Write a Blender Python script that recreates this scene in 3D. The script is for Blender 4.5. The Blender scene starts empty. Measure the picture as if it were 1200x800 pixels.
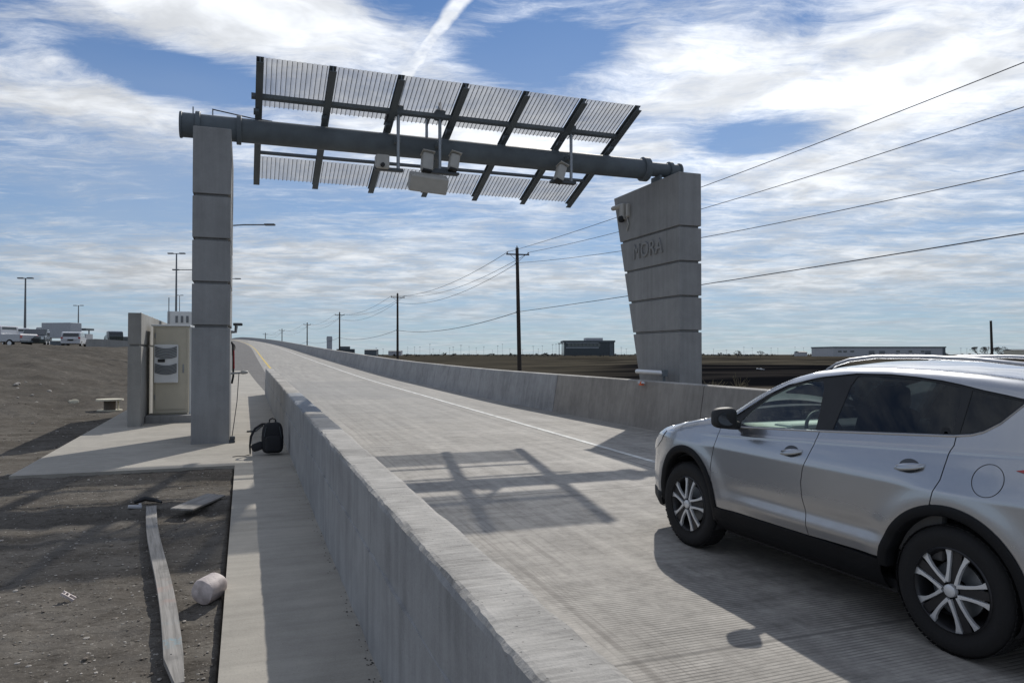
import bpy, bmesh, math, random
from math import sin, cos, tan, radians, pi, sqrt, exp, atan2, atan
from mathutils import Vector, Matrix, noise
from mathutils.geometry import delaunay_2d_cdt

C = bpy.context.scene.collection
random.seed(7)
TH = radians(19.9)          # camera is yawed to the right of the road axis (+Y)
F = 867.0; H = 1.78; HZ = 415.0

# ------------------------------------------------------------------ camera
sc = bpy.context.scene
cam_d = bpy.data.cameras.new('camera'); cam = bpy.data.objects.new('camera', cam_d); C.objects.link(cam)
cam_d.sensor_width = 36; cam_d.lens = F/1200*36; cam_d.clip_end = 6000; cam_d.clip_start = .05
cam.location = (0, 0, H); cam.rotation_euler = (radians(90)+atan(15/F), 0, -TH)
sc.camera = cam
# ------------------------------------------------------------------ light
SUN_DIR = Vector((.64, 1.04, 1.0)).normalized()
elev = math.asin(SUN_DIR.z); az = atan2(SUN_DIR.x, SUN_DIR.y)
sl = bpy.data.lights.new('sun', 'SUN'); sl.energy = 3.45; sl.angle = radians(.55); sl.color = (1, .95, .87)
so = bpy.data.objects.new('sun', sl); C.objects.link(so)
so.rotation_euler = SUN_DIR.to_track_quat('Z', 'Y').to_euler(); so.location = (20, 30, 60)
sc.view_settings.view_transform = 'Standard'; sc.view_settings.look = 'None'
sc.view_settings.gamma = 1; sc.view_settings.use_curve_mapping = False
sc.view_settings.exposure = -.20
sc.cycles.transparent_max_bounces = 16; sc.cycles.max_bounces = 8

class NT:
    def __init__(s, nt): s.nt = nt
    def n(s, t, **k):
        nd = s.nt.nodes.new(t)
        for a, b in k.items():
            if a.startswith('i_'):
                key = a[2:]; key = int(key) if key.isdigit() else key.replace('_', ' ')
                s.set(nd.inputs[key], b)
            else: setattr(nd, a, b)
        return nd
    def set(s, inp, b):
        if isinstance(b, bpy.types.NodeSocket): s.nt.links.new(b, inp)
        else: inp.default_value = b
    def m(s, op, a, b=0.0, c=0.0, clamp=False):
        nd = s.nt.nodes.new('ShaderNodeMath'); nd.operation = op; nd.use_clamp = clamp
        for i, x in enumerate((a, b, c)): s.set(nd.inputs[i], x)
        return nd.outputs[0]
    def vm(s, op, a, b=(0, 0, 0)):
        nd = s.nt.nodes.new('ShaderNodeVectorMath'); nd.operation = op
        s.set(nd.inputs[0], a); s.set(nd.inputs[1], b)
        return nd
    def mp(s, v, f0, f1, t0=0.0, t1=1.0, smooth=True):
        nd = s.nt.nodes.new('ShaderNodeMapRange')
        if smooth: nd.interpolation_type = 'SMOOTHSTEP'
        s.set(nd.inputs[0], v)
        for i, x in enumerate((f0, f1, t0, t1)): s.set(nd.inputs[i+1], x)
        return nd.outputs[0]
    def mix(s, f, a, b, mode='MIX'):
        nd = s.nt.nodes.new('ShaderNodeMix'); nd.data_type = 'RGBA'; nd.blend_type = mode
        s.set(nd.inputs['Factor'], f)
        for key, x in ((6, a), (7, b)):
            if isinstance(x, tuple) and len(x) == 3: x = (*x, 1)
            s.set(nd.inputs[key], x)
        return nd.outputs[2]
    def noise(s, vec, scale, detail=4, rough=.55, dist=0.0):
        nd = s.n('ShaderNodeTexNoise'); s.set(nd.inputs['Vector'], vec)
        nd.inputs['Scale'].default_value = scale; nd.inputs['Detail'].default_value = detail
        nd.inputs['Roughness'].default_value = rough; nd.inputs['Distortion'].default_value = dist
        return nd.outputs[0]
    def mapping(s, vec, loc=(0, 0, 0), rot=(0, 0, 0), scale=(1, 1, 1)):
        nd = s.n('ShaderNodeMapping'); s.set(nd.inputs[0], vec)
        nd.inputs[1].default_value = loc; nd.inputs[2].default_value = rot; nd.inputs[3].default_value = scale
        return nd.outputs[0]

# ------------------------------------------------------------------ world
w = bpy.data.worlds.new('World'); sc.world = w; w.use_nodes = True
for nd in list(w.node_tree.nodes): w.node_tree.nodes.remove(nd)
W = NT(w.node_tree)
sky = W.n('ShaderNodeTexSky', sky_type='NISHITA', sun_disc=False, sun_elevation=elev, sun_rotation=az,
          altitude=1500.0, air_density=1.0, dust_density=.35, ozone_density=2.5)
tc = W.n('ShaderNodeTexCoord')
d = W.mapping(tc.outputs['Generated'], rot=(0, 0, TH))       # x right, y forward
sp = W.n('ShaderNodeSeparateXYZ'); W.set(sp.inputs[0], d)
zz = W.m('ADD', W.m('MAXIMUM', sp.outputs[2], 0.0), .06)
px = W.m('DIVIDE', sp.outputs[0], zz); py = W.m('DIVIDE', sp.outputs[1], zz)
cb = W.n('ShaderNodeCombineXYZ'); W.set(cb.inputs[0], px); W.set(cb.inputs[1], py)
P = cb.outputs[0]
def pp(u, v):
    k = (HZ-v)+.06*F
    return ((u-600)/k, F/k)
def blob(u0, v0, u1, v1, wd, soft=.6):
    """soft elongated patch of sky between two directions"""
    a = pp(u0, v0); b = pp(u1, v1); cx_, cy_ = (a[0]+b[0])/2, (a[1]+b[1])/2
    L = max(math.hypot(b[0]-a[0], b[1]-a[1])/2, .05); ang = atan2(b[1]-a[1], b[0]-a[0])
    q = W.mapping(warpP, loc=(-cx_*1.0, -cy_*1.0, 0))
    q = W.mapping(q, rot=(0, 0, -ang)); q = W.mapping(q, scale=(1/L, 1/wd, 0))
    ln = W.vm('LENGTH', q).outputs['Value']
    return W.mp(ln, 1.5, .25, 0, 1)
wn = W.n('ShaderNodeTexNoise'); W.set(wn.inputs['Vector'], P); wn.inputs['Scale'].default_value = 2.2; wn.inputs['Detail'].default_value = 3
wo = W.vm('SUBTRACT', wn.outputs['Color'], (.5, .5, .5)).outputs[0]
wsc = W.n('ShaderNodeVectorMath', operation='SCALE'); W.set(wsc.inputs[0], wo); wsc.inputs['Scale'].default_value = .30
warpP = W.vm('ADD', P, wsc.outputs[0]).outputs[0]
# fibrous cirrus: stretched fBm
fib = W.noise(W.mapping(warpP, rot=(0, 0, -.55), scale=(.9, 3.6, 1)), 2.2, 10, .70, .0)
bil = W.noise(W.mapping(warpP, loc=(3.1, 7.2, 0)), 1.7, 10, .68, .0)
big = W.noise(W.mapping(P, loc=(5.3, 1.2, 0), scale=(.8, 1, 1)), .75, 3, .5)
fine = W.noise(W.mapping(warpP, rot=(0, 0, .25), scale=(1.0, 2.4, 1)), 9.0, 7, .72)
dens = W.m('MULTIPLY', fib, .55)
dens = W.m('MULTIPLY_ADD', bil, .55, dens)
dens = W.m('MULTIPLY_ADD', big, .55, dens)
dens = W.m('MULTIPLY_ADD', fine, .36, dens)        # mean about 1.0
plus = [(60, -60, 470, 60, .30, .34), (-40, 70, 225, 150, .24, .26), (470, 50, 640, 110, .2, .22), (700, 60, 900, 110, .28, .17),
        (860, 10, 1250, 90, .8, .22), (760, 190, 1230, 230, .5, .16), (330, 140, 760, 175, .3, .22), (650, 15, 720, 25, .1, .16),
        (0, 320, 700, 335, 1.2, .16), (740, 300, 1240, 330, 1.2, .12), (80, 290, 330, 330, .6, .08)]
minus = [(80, 35, 290, 105, .17, .50), (545, 40, 700, 75, .26, .42), (820, 135, 960, 170, .22, .42), (-60, -20, 60, 40, .2, .08),
         (20, 220, 520, 245, .9, .16), (620, 260, 760, 300, .7, .08), (300, -40, 560, -10, .12, .2), (880, 0, 1000, 20, .15, .1)]
for (a, b, c_, e, wd, k) in plus: dens = W.m('MULTIPLY_ADD', blob(a, b, c_, e, wd), k, dens)
for (a, b, c_, e, wd, k) in minus: dens = W.m('MULTIPLY_ADD', blob(a, b, c_, e, wd), -k, dens)
cov = W.mp(dens, .80, 1.30, 0, 1)
# contrail
a0 = pp(540, -10); a1 = pp(468, 92)
dx, dy = a1[0]-a0[0], a1[1]-a0[1]; LL = math.hypot(dx, dy)
wig = W.noise(P, 9.0, 4, .6)
along = W.m('ADD', W.m('MULTIPLY', px, dx/LL), W.m('MULTIPLY', py, dy/LL))
across = W.m('ADD', W.m('MULTIPLY', px, -dy/LL), W.m('MULTIPLY', py, dx/LL))
s0 = a0[0]*dx/LL+a0[1]*dy/LL; c0 = -a0[0]*dy/LL+a0[1]*dx/LL
t_ = W.m('DIVIDE', W.m('SUBTRACT', along, s0), LL)
off = W.m('ABSOLUTE', W.m('ADD', W.m('SUBTRACT', across, c0), W.m('MULTIPLY', W.m('SUBTRACT', wig, .5), .035)))
wid = W.m('MULTIPLY_ADD', t_, .008, .030)
ct = W.mp(W.m('DIVIDE', off, wid), 1.0, .35)
ct = W.m('MULTIPLY', ct, W.mp(t_, 1.1, .85)); ct = W.m('MULTIPLY', ct, W.mp(t_, -1.3, -1.0))
ct = W.m('MULTIPLY', ct, W.mp(wig, .3, .55, .55, .95))
cov = W.m('MAXIMUM', cov, ct)
# veil towards the horizon
hz = W.mp(sp.outputs[2], .0, .30, 1, 0)
cov = W.m('MULTIPLY', cov, W.mp(sp.outputs[2], .0, .12, .60, .96))
veil = W.m('MULTIPLY', W.mp(sp.outputs[2], .48, .22, 0, 1), W.mp(W.noise(P, .8, 4, .5), .3, .7, .22, .50))
cov = W.m('MAXIMUM', cov, 0.0)
# glow towards the sun (thin cirrus scatters forward)
sd = SUN_DIR
vd = W.vm('DOT_PRODUCT', tc.outputs['Generated'], tuple(sd)).outputs['Value']
glow = W.mp(vd, .62, 1.0, 0, 1)
shade = W.mp(W.noise(W.mapping(warpP, loc=(9, 2, 0)), 2.6, 5, .6),   .35, .68, .68, 1.06)
CL = W.mix(hz, (7.7, 7.95, 8.3), (5.5, 5.7, 5.9))
CL = W.mix(1.0, CL, W.n('ShaderNodeCombineColor', i_Red=shade, i_Green=shade, i_Blue=shade).outputs[0], 'MULTIPLY')
gl = W.m('MULTIPLY_ADD', glow, .38, 1.0)
glc = W.n('ShaderNodeCombineColor', i_Red=gl, i_Green=gl, i_Blue=gl).outputs[0]
CL = W.mix(1.0, CL, glc, 'MULTIPLY')
skyc = W.mix(1.0, sky.outputs[0], (.47, .62, .76), 'MULTIPLY')
skyc = W.mix(W.m('MULTIPLY', hz, .55), skyc, (2.5, 3.3, 4.2))
skyc = W.mix(veil, skyc, (3.8, 4.5, 5.5))
col = W.mix(cov, skyc, CL)
bg = W.n('ShaderNodeBackground'); W.set(bg.inputs[0], col); bg.inputs[1].default_value = .13
out = W.n('ShaderNodeOutputWorld'); W.set(out.inputs[0], bg.outputs[0])

# ------------------------------------------------------------------ materials
def new_mat(name):
    m = bpy.data.materials.new(name); m.use_nodes = True
    for nd in list(m.node_tree.nodes): m.node_tree.nodes.remove(nd)
    N = NT(m.node_tree); o = N.n('ShaderNodeOutputMaterial')
    return m, N, o
def simple(name, col, rough=.6, metal=0.0, var=.12, scale=6.0, coat=0.0, bump=.0, spec=.5, emit=None):
    m, N, o = new_mat(name)
    g = N.n('ShaderNodeTexCoord').outputs['Object']
    n1 = N.noise(g, scale, 5, .6)
    f = N.mp(n1, .3, .7, 1-var, 1+var)
    c = N.mix(1.0, col, N.n('ShaderNodeCombineColor', i_Red=f, i_Green=f, i_Blue=f).outputs[0], 'MULTIPLY')
    p = N.n('ShaderNodeBsdfPrincipled'); N.set(p.inputs['Base Color'], c)
    N.set(p.inputs['Roughness'], N.mp(n1, .3, .7, max(.02, rough-.06), min(1, rough+.06)))
    p.inputs['Metallic'].default_value = metal; p.inputs['Coat Weight'].default_value = coat
    p.inputs['Coat Roughness'].default_value = .05; p.inputs['Specular IOR Level'].default_value = spec
    if emit: p.inputs['Emission Color'].default_value = (*emit[:3], 1); p.inputs['Emission Strength'].default_value = emit[3]
    if bump:
        b = N.n('ShaderNodeBump'); b.inputs['Strength'].default_value = bump; b.inputs['Distance'].default_value = .01
        N.set(b.inputs['Height'], N.noise(g, scale*6, 5, .6)); N.set(p.inputs['Normal'], b.outputs[0])
    N.set(o.inputs[0], p.outputs[0]); return m

def gray(N, f): return N.n('ShaderNodeCombineColor', i_Red=f, i_Green=f, i_Blue=f).outputs[0]

def concrete(name, col, streak='z', amt=.16, grain=1.0, bumpy=.35, stain=.3, rough=.86):
    m, N, o = new_mat(name)
    g = N.n('ShaderNodeNewGeometry').outputs['Position']
    blot = N.noise(g, 1.1, 5, .6, .3); blot2 = N.noise(N.mapping(g, loc=(4, 8, 2)), 5.5, 5, .65)
    sc_ = {'z': (5.5, 5.5, .35), 'y': (4.5, .22, 1), 'x': (.25, 5, 1), 'b': (2.2, 26, 2)}[streak]
    st = N.noise(N.mapping(g, scale=sc_), 1.6, 6, .62)
    gr = N.noise(g, 85*grain, 3, .7)
    f = N.m('ADD', N.mp(blot, .3, .7, 1-amt, 1+amt), N.mp(blot2, .3, .7, -amt*.45, amt*.45))
    f = N.m('ADD', f, N.mp(st, .3, .7, -amt*.8, amt*.8)); f = N.m('ADD', f, N.mp(gr, .3, .7, -.06, .06))
    c = N.mix(1.0, col, gray(N, f), 'MULTIPLY')
    stf = N.mp(N.noise(N.mapping(g, loc=(1, 3, 9), scale=sc_), .9, 7, .7), .58, .74, 0, stain)
    c = N.mix(stf, c, (col[0]*.5, col[1]*.48, col[2]*.46))
    # small pores
    v = N.n('ShaderNodeTexVoronoi'); N.set(v.inputs['Vector'], g); v.inputs['Scale'].default_value = 26
    pore = N.mp(v.outputs['Distance'], .045, .12, 1, 0)
    c = N.mix(N.m('MULTIPLY', pore, .45), c, (col[0]*.35, col[1]*.35, col[2]*.35))
    p = N.n('ShaderNodeBsdfPrincipled'); N.set(p.inputs['Base Color'], c); p.inputs['Roughness'].default_value = rough
    b = N.n('ShaderNodeBump'); b.inputs['Strength'].default_value = bumpy; b.inputs['Distance'].default_value = .006
    hgt = N.m('ADD', N.m('MULTIPLY', gr, .6), N.m('MULTIPLY', blot2, 1.6)); hgt = N.m('SUBTRACT', hgt, N.m('MULTIPLY', pore, 1.2))
    N.set(b.inputs['Height'], hgt); N.set(p.inputs['Normal'], b.outputs[0])
    N.set(o.inputs[0], p.outputs[0]); return m

def road_mat():
    m, N, o = new_mat('tined_road_concrete')
    g = N.n('ShaderNodeNewGeometry').outputs['Position']
    s = N.n('ShaderNodeSeparateXYZ'); N.set(s.inputs[0], g); X, Y = s.outputs[0], s.outputs[1]
    base = (.375, .352, .318)
    blot = N.noise(g, .8, 6, .6, .4)
    along = N.noise(N.mapping(g, scale=(3.2, .16, 1)), 1.3, 6, .62)
    crossn = N.noise(N.mapping(g, scale=(.22, 2.0, 1)), 1.6, 6, .6)
    gr = N.noise(g, 120, 2, .7)
    f = N.m('ADD', N.mp(blot, .3, .7, .82, 1.18), N.mp(along, .3, .7, -.18, .18))
    blo3 = N.noise(N.mapping(g, loc=(7, 3, 0), scale=(1.0, 1.6, 1)), 3.2, 7, .68, .4); f = N.m('ADD', f, N.mp(blo3, .32, .68, -.17, .17)); blo4 = N.noise(g, 14, 6, .7); f = N.m('ADD', f, N.mp(blo4, .3, .7, -.13, .13))
    f = N.m('ADD', f, N.mp(crossn, .3, .7, -.10, .10)); f = N.m('ADD', f, N.mp(gr, .3, .7, -.06, .06))
    # per slab tone
    slab = N.m('FLOOR', N.m('DIVIDE', N.m('ADD', Y, .9), 4.6)); wn = N.n('ShaderNodeTexWhiteNoise', noise_dimensions='1D'); N.set(wn.inputs['W'], slab)
    f = N.m('ADD', f, N.mp(wn.outputs[0], 0, 1, -.05, .05, False))
    c = N.mix(1.0, base, gray(N, f), 'MULTIPLY')
    # tyre tracks, slightly darker
    tr = None
    for xc in (2.6, 4.35):
        t = N.mp(N.m('ABSOLUTE', N.m('SUBTRACT', X, xc)), .55, .1, 0, .16); tr = t if tr is None else N.m('ADD', tr, t)
    c = N.mix(N.m('MULTIPLY', tr, N.mp(along, .35, .65)), c, (.12, .115, .11))
    # tining grooves across the road, worn in patches
    wob = N.m('MULTIPLY', N.noise(N.mapping(g, scale=(.7, 1.2, 1)), 1.0, 2), .06)
    ph = N.m('MULTIPLY', N.m('ADD', Y, wob), 2*pi/.034)
    tin = N.mp(N.m('SINE', ph), .1, .85)
    patch = N.mp(N.noise(N.mapping(g, loc=(2, 5, 0), scale=(.8, .5, 1)), 1.2, 5, .6), .38, .62, .12, 1)
    near = N.mp(Y, 8.0, 3.6, .22, 1.5)
    tin = N.m('MULTIPLY', N.m('MULTIPLY', tin, patch), near)
    c = N.mix(N.m('MULTIPLY', tin, .60, clamp=True), c, (.13, .125, .115))
    stn = N.mp(N.noise(N.mapping(g, loc=(11, 4, 0)), 1.7, 5, .55), .66, .76, 0, .45); c = N.mix(stn, c, (.13, .12, .105))
    spk = N.n('ShaderNodeTexVoronoi'); N.set(spk.inputs['Vector'], g); spk.inputs['Scale'].default_value = 9; c = N.mix(N.mp(spk.outputs['Distance'], .05, .035, 0, .35), c, (.10, .09, .08))
    # longitudinal drag scratches, brush strokes across, pale laitance patches
    drag = N.mp(N.noise(N.mapping(g, rot=(0, 0, .03), scale=(17, .16, 1)), 1.0, 5, .7), .49, .60, 0, .55)
    drag = N.m('MULTIPLY', drag, N.m('MULTIPLY', N.mp(X, 3.6, 1.6, .25, 1), N.mp(blot, .35, .6, .3, 1)))
    c = N.mix(drag, c, (.15, .135, .12))
    brs = N.mp(N.noise(N.mapping(g, rot=(0, 0, .05), scale=(1.1, 34, 1)), 1.0, 4, .7), .40, .66, 0, 1)
    c = N.mix(N.m('MULTIPLY', brs, .30), c, (.21, .195, .175))
    pale = N.mp(N.noise(N.mapping(g, loc=(1, 9, 0), scale=(.7, 1.5, 1)), 1.3, 6, .65), .54, .66, 0, .4); c = N.mix(pale, c, (.47, .445, .40))
    patch2 = N.m('MULTIPLY', N.mp(N.m('ABSOLUTE', N.m('SUBTRACT', Y, 30.5)), 6.1, 5.9), N.mp(X, 5.7, 5.6)); c = N.mix(N.m('MULTIPLY', patch2, .28), c, (.17, .172, .175))
    farc = N.mp(Y, 7, 22, 0, .30); c = N.mix(farc, c, (.22, .222, .215))
    # joints
    jy = N.m('ABSOLUTE', N.m('SUBTRACT', N.m('FRACT', N.m('DIVIDE', N.m('ADD', Y, .9), 4.6)), .5))
    jl = N.mp(N.m('MULTIPLY', N.m('SUBTRACT', .5, jy), 4.6), .018, .006)
    jx = N.mp(N.m('ABSOLUTE', N.m('SUBTRACT', X, 5.62)), .022, .008)
    j = N.m('MULTIPLY', N.m('MAXIMUM', jl, N.m('MULTIPLY', jx, N.mp(Y, 60, 30))), .6)
    c = N.mix(j, c, (.09, .085, .08))
    # grime beside the near barrier
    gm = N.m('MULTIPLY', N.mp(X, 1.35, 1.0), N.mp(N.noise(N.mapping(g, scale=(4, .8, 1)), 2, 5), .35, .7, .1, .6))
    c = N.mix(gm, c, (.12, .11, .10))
    p = N.n('ShaderNodeBsdfPrincipled'); N.set(p.inputs['Base Color'], c)
    N.set(p.inputs['Roughness'], N.mp(blot, .3, .7, .74, .9))
    b = N.n('ShaderNodeBump'); b.inputs['Strength'].default_value = .55; b.inputs['Distance'].default_value = .006
    N.set(b.inputs['Height'], N.m('SUBTRACT', N.m('ADD', N.m('MULTIPLY', gr, .45), N.m('MULTIPLY', along, .8)), N.m('ADD', N.m('MULTIPLY', tin, .8), j)))
    N.set(p.inputs['Normal'], b.outputs[0]); N.set(o.inputs[0], p.outputs[0]); return m

def dirt_mat():
    m, N, o = new_mat('dirt_and_field')
    g = N.n('ShaderNodeNewGeometry').outputs['Position']
    s = N.n('ShaderNodeSeparateXYZ'); N.set(s.inputs[0], g); X, Y = s.outputs[0], s.outputs[1]
    n1 = N.noise(g, .5, 6, .6, .3); n2 = N.noise(g, 3.5, 7, .65); n3 = N.noise(g, 30, 4, .7)
    n4 = N.noise(N.mapping(g, rot=(0, 0, .35), scale=(.25, 2.2, 1)), 1.2, 5, .6)
    dirt = N.mix(N.mp(n1, .35, .65), (.118, .106, .092), (.182, .167, .148))
    dirt = N.mix(N.mp(n2, .3, .7, 0, .6), dirt, (.080, .073, .064))
    dirt = N.mix(N.mp(n4, .45, .62, 0, .45), dirt, (.205, .190, .168))
    dirt = N.mix(N.mp(n3, .56, .72, 0, .7), dirt, (.27, .25, .22))
    n5 = N.noise(N.mapping(g, rot=(0, 0, .2), scale=(9, 26, 1)), 1.0, 4, .7); dirt = N.mix(N.mp(n5, .5, .68, 0, .65), dirt, (.045, .04, .034))
    vo = N.n('ShaderNodeTexVoronoi'); N.set(vo.inputs['Vector'], g); vo.inputs['Scale'].default_value = 42; dirt = N.mix(N.mp(vo.outputs['Distance'], .22, .10, 0, .5), dirt, (.33, .31, .28))
    bank = N.m('MULTIPLY', N.mp(Y, 16, 30), N.mp(X, -2.5, -5)); dirt = N.mix(N.m('MULTIPLY', bank, N.mp(n4, .35, .65, .05, .5)), dirt, (.05, .047, .043))  # slope turned from the sun: its shade is put into darker soil colour
    # field to the right
    dist = N.m('ADD', N.m('MULTIPLY', X, .36), N.m('MULTIPLY', Y, .93))
    dn = N.m('ADD', dist, N.m('MULTIPLY', N.m('SUBTRACT', N.noise(N.mapping(g, scale=(.06, .06, 1)), 1, 5), .5), N.m('MULTIPLY', dist, .14)))
    g1 = N.noise(N.mapping(g, scale=(.05, .12, 1)), 1.0, 8, .65)
    grass = N.mix(N.mp(g1, .38, .62), (.040, .037, .031), (.088, .078, .060))
    soil = N.mix(N.mp(N.noise(N.mapping(g, rot=(0, 0, TH), scale=(.03, .16, 1)), 1, 6, .6), .42, .6), (.006, .0065, .008), (.026, .024, .023))
    tan_ = N.mix(n2, (.16, .14, .115), (.08, .07, .055))
    fld = N.mix(N.mp(dn, 44, 50), tan_, soil)
    fld = N.mix(N.mp(dn, 118, 130), fld, grass)
    right = N.mp(X, 24, 40); fl2 = N.mix(N.mp(dn, 58, 80), N.mix(n1, soil, (.045, .04, .032)), grass)   # further left the soil gives way to grass earlier
    selr = N.mp(N.m('SUBTRACT', X, N.m('MULTIPLY', Y, .50)), -8, 8)
    fld = N.mix(selr, fl2, fld)
    dark = N.m('MULTIPLY', N.mp(dn, 190, 205), N.mp(dn, 300, 270)); fld = N.mix(N.m('MULTIPLY', N.m('MULTIPLY', dark, selr), .85), fld, (.018, .017, .016))
    c = N.mix(N.mp(X, 8.5, 9.5), dirt, fld)
    p = N.n('ShaderNodeBsdfPrincipled'); N.set(p.inputs['Base Color'], c); p.inputs['Roughness'].default_value = 1.0; p.inputs['Specular IOR Level'].default_value = .0
    b = N.n('ShaderNodeBump'); b.inputs['Strength'].default_value = .8; b.inputs['Distance'].default_value = .03
    N.set(b.inputs['Height'], N.m('ADD', N.m('MULTIPLY', n2, .8), N.m('MULTIPLY', n3, .35)))
    N.set(p.inputs['Normal'], b.outputs[0]); N.set(o.inputs[0], p.outputs[0]); return m

def glass_mat(name, tint, refl=1.0, thick=0.0):
    m, N, o = new_mat(name)
    t = N.n('ShaderNodeBsdfTransparent'); t.inputs[0].default_value = (*tint, 1)
    gl = N.n('ShaderNodeBsdfGlossy'); gl.inputs['Roughness'].default_value = .015; gl.inputs[0].default_value = (.9, .95, 1, 1)
    fr = N.n('ShaderNodeFresnel'); fr.inputs[0].default_value = 1.5
    f = N.m('MULTIPLY', fr.outputs[0], refl)
    mx = N.n('ShaderNodeMixShader'); N.set(mx.inputs[0], f); N.set(mx.inputs[1], t.outputs[0]); N.set(mx.inputs[2], gl.outputs[0])
    N.set(o.inputs[0], mx.outputs[0]); return m

def panel_mat():
    m, N, o = new_mat('translucent_corrugated_sheet')
    g = N.n('ShaderNodeTexCoord').outputs['Object']
    n = N.noise(N.mapping(g, scale=(3, 1, 1)), 2.0, 6, .6)
    c = N.mix(N.mp(n, .3, .7), (.36, .36, .36), (.47, .47, .47))
    t = N.n('ShaderNodeBsdfTransparent'); t.inputs[0].default_value = (.93, .94, .95, 1)
    tl = N.n('ShaderNodeBsdfTranslucent'); N.set(tl.inputs[0], c)
    df = N.n('ShaderNodeBsdfDiffuse'); N.set(df.inputs[0], c)
    a = N.n('ShaderNodeMixShader'); a.inputs[0].default_value = .35; N.set(a.inputs[1], tl.outputs[0]); N.set(a.inputs[2], df.outputs[0])
    b = N.n('ShaderNodeMixShader'); b.inputs[0].default_value = .70; N.set(b.inputs[1], t.outputs[0]); N.set(b.inputs[2], a.outputs[0])
    N.set(o.inputs[0], b.outputs[0]); return m

def paint_mat():
    m, N, o = new_mat('silver_car_paint')
    g = N.n('ShaderNodeTexCoord').outputs['Object']
    s = N.n('ShaderNodeSeparateXYZ'); N.set(s.inputs[0], g)
    fl = N.noise(g, 900, 1, .5)
    dust = N.m('MULTIPLY', N.mp(s.outputs[2], .85, .40, 0, 1), N.mp(N.noise(N.mapping(g, scale=(1, 1, 2)), 3.0, 6, .65), .3, .75, .25, .9))
    c = N.mix(N.mp(fl, .35, .65), (.35, .365, .39), (.46, .475, .50))
    c = N.mix(N.m('MULTIPLY', dust, .55), c, (.32, .28, .24))
    p = N.n('ShaderNodeBsdfPrincipled'); N.set(p.inputs['Base Color'], c)
    N.set(p.inputs['Metallic'], N.m('SUBTRACT', .88, N.m('MULTIPLY', dust, .30)))
    N.set(p.inputs['Roughness'], N.m('ADD', .25, N.m('MULTIPLY', dust, .2)))
    p.inputs['Coat Weight'].default_value = 1.0; N.set(p.inputs['Coat Roughness'], N.m('ADD', .02, N.m('MULTIPLY', dust, .35)))
    N.set(o.inputs[0], p.outputs[0]); return m

M = {}
M['road'] = road_mat()
M['walk'] = concrete('sidewalk_concrete', (.37, .345, .30), 'x', .10, 1, .3, .15)
M['shoulder'] = concrete('asphalt_shoulder', (.13, .125, .12), 'y', .12, 1.2, .5, .1, .92)
M['barrier'] = concrete('barrier_concrete', (.315, .315, .315), 'z', .14, 1, .45, .35)
M['barrier_top'] = concrete('barrier_cap_concrete', (.36, .345, .32), 'b', .26, 1, .8, .2)
M['barrier_tan'] = concrete('weathered_barrier_concrete', (.29, .27, .245), 'z', .12, 1, .4, .3)
M['column'] = concrete('column_concrete', (.268, .270, .270), 'z', .085, 1, .3, .22, .85)
M['groove'] = concrete('groove_concrete', (.22, .22, .22), 'z', .05, 1, .15, .05, .8)
M['wall'] = concrete('wall_concrete', (.29, .285, .27), 'z', .08, 1, .2, .1)
M['dirt'] = dirt_mat()
M['steel'] = simple('dark_grey_painted_steel', (.105, .125, .14), .62, .0, .18, 2.0)
M['steel2'] = simple('galvanized_steel', (.30, .32, .34), .45, .7, .15, 8.0)
M['pole_steel'] = simple('weathered_light_pole_steel', (.16, .17, .18), .5, .5, .12, 3)
M['sheet'] = panel_mat()
M['rib'] = simple('sheet_rib_grey', (.12, .125, .13), .6, .1)
M['unit'] = simple('beige_instrument_housing', (.42, .41, .38), .5, 0, .06)
M['unit_d'] = simple('dark_instrument_bracket', (.07, .08, .09), .5, .2)
M['pole_far'] = simple('light_grey_pole', (.26, .27, .28), .6)
M['brush'] = simple('grey_winter_brush', (.10, .095, .085), .95)
M['wood'] = simple('creosoted_pole_wood', (.045, .035, .028), .85, 0, .3, 5, bump=.4)
M['wire'] = simple('power_wire_dark_grey', (.07, .07, .075), .7)
M['ins'] = simple('insulator_brown', (.06, .045, .04), .35)
M['cab'] = simple('beige_cabinet_paint', (.50, .465, .375), .5, 0, .05, 3)
M['cab_w'] = simple('air_conditioner_white', (.68, .70, .71), .5, 0, .04)
M['louver'] = simple('louver_grey', (.16, .175, .19), .55)
M['black'] = simple('matte_black', (.015, .016, .018), .6)
M['plastic'] = simple('black_car_plastic', (.009, .0095, .011), .6, 0, .2, 12, bump=.15, spec=.22)
M['rubber'] = simple('tyre_rubber', (.011, .011, .012), .82, 0, .25, 14, bump=.2)
M['alloy'] = simple('machined_alloy', (.72, .73, .74), .42, .35, .04)
M['alloy_d'] = simple('dark_alloy', (.03, .03, .033), .4, .3)
M['chrome'] = simple('satin_silver_trim', (.50, .51, .53), .34, .8, .03)
M['paint'] = paint_mat()
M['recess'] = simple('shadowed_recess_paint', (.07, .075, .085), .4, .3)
M['liner'] = simple('dark_inner_shell', (.02, .02, .022), .8)
M['inter'] = simple('grey_interior', (.12, .12, .12), .7)
M['inter_sunlit'] = simple('sunlit_interior_tone', (.62, .64, .60), .7)  # sunlight falling on dash and far door, put into a paler trim colour
M['glass_c'] = glass_mat('green_tinted_glass', (.80, .94, .89), 1.3)
M['glass_d'] = glass_mat('privacy_glass', (.055, .065, .075), 1.0)
M['glass_w'] = glass_mat('windscreen_glass', (.84, .93, .89), 1.1)
M['red'] = simple('red_lens', (.35, .01, .012), .15, 0, .05, coat=1)
M['amber'] = simple('orange_warning_lens', (.75, .13, .03), .3)
M['lamp'] = simple('headlight_lens', (.55, .57, .6), .1, .2, .05, coat=1)
M['white'] = simple('white_vehicle_paint', (.50, .51, .53), .35, 0, .05, coat=.4)
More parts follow.
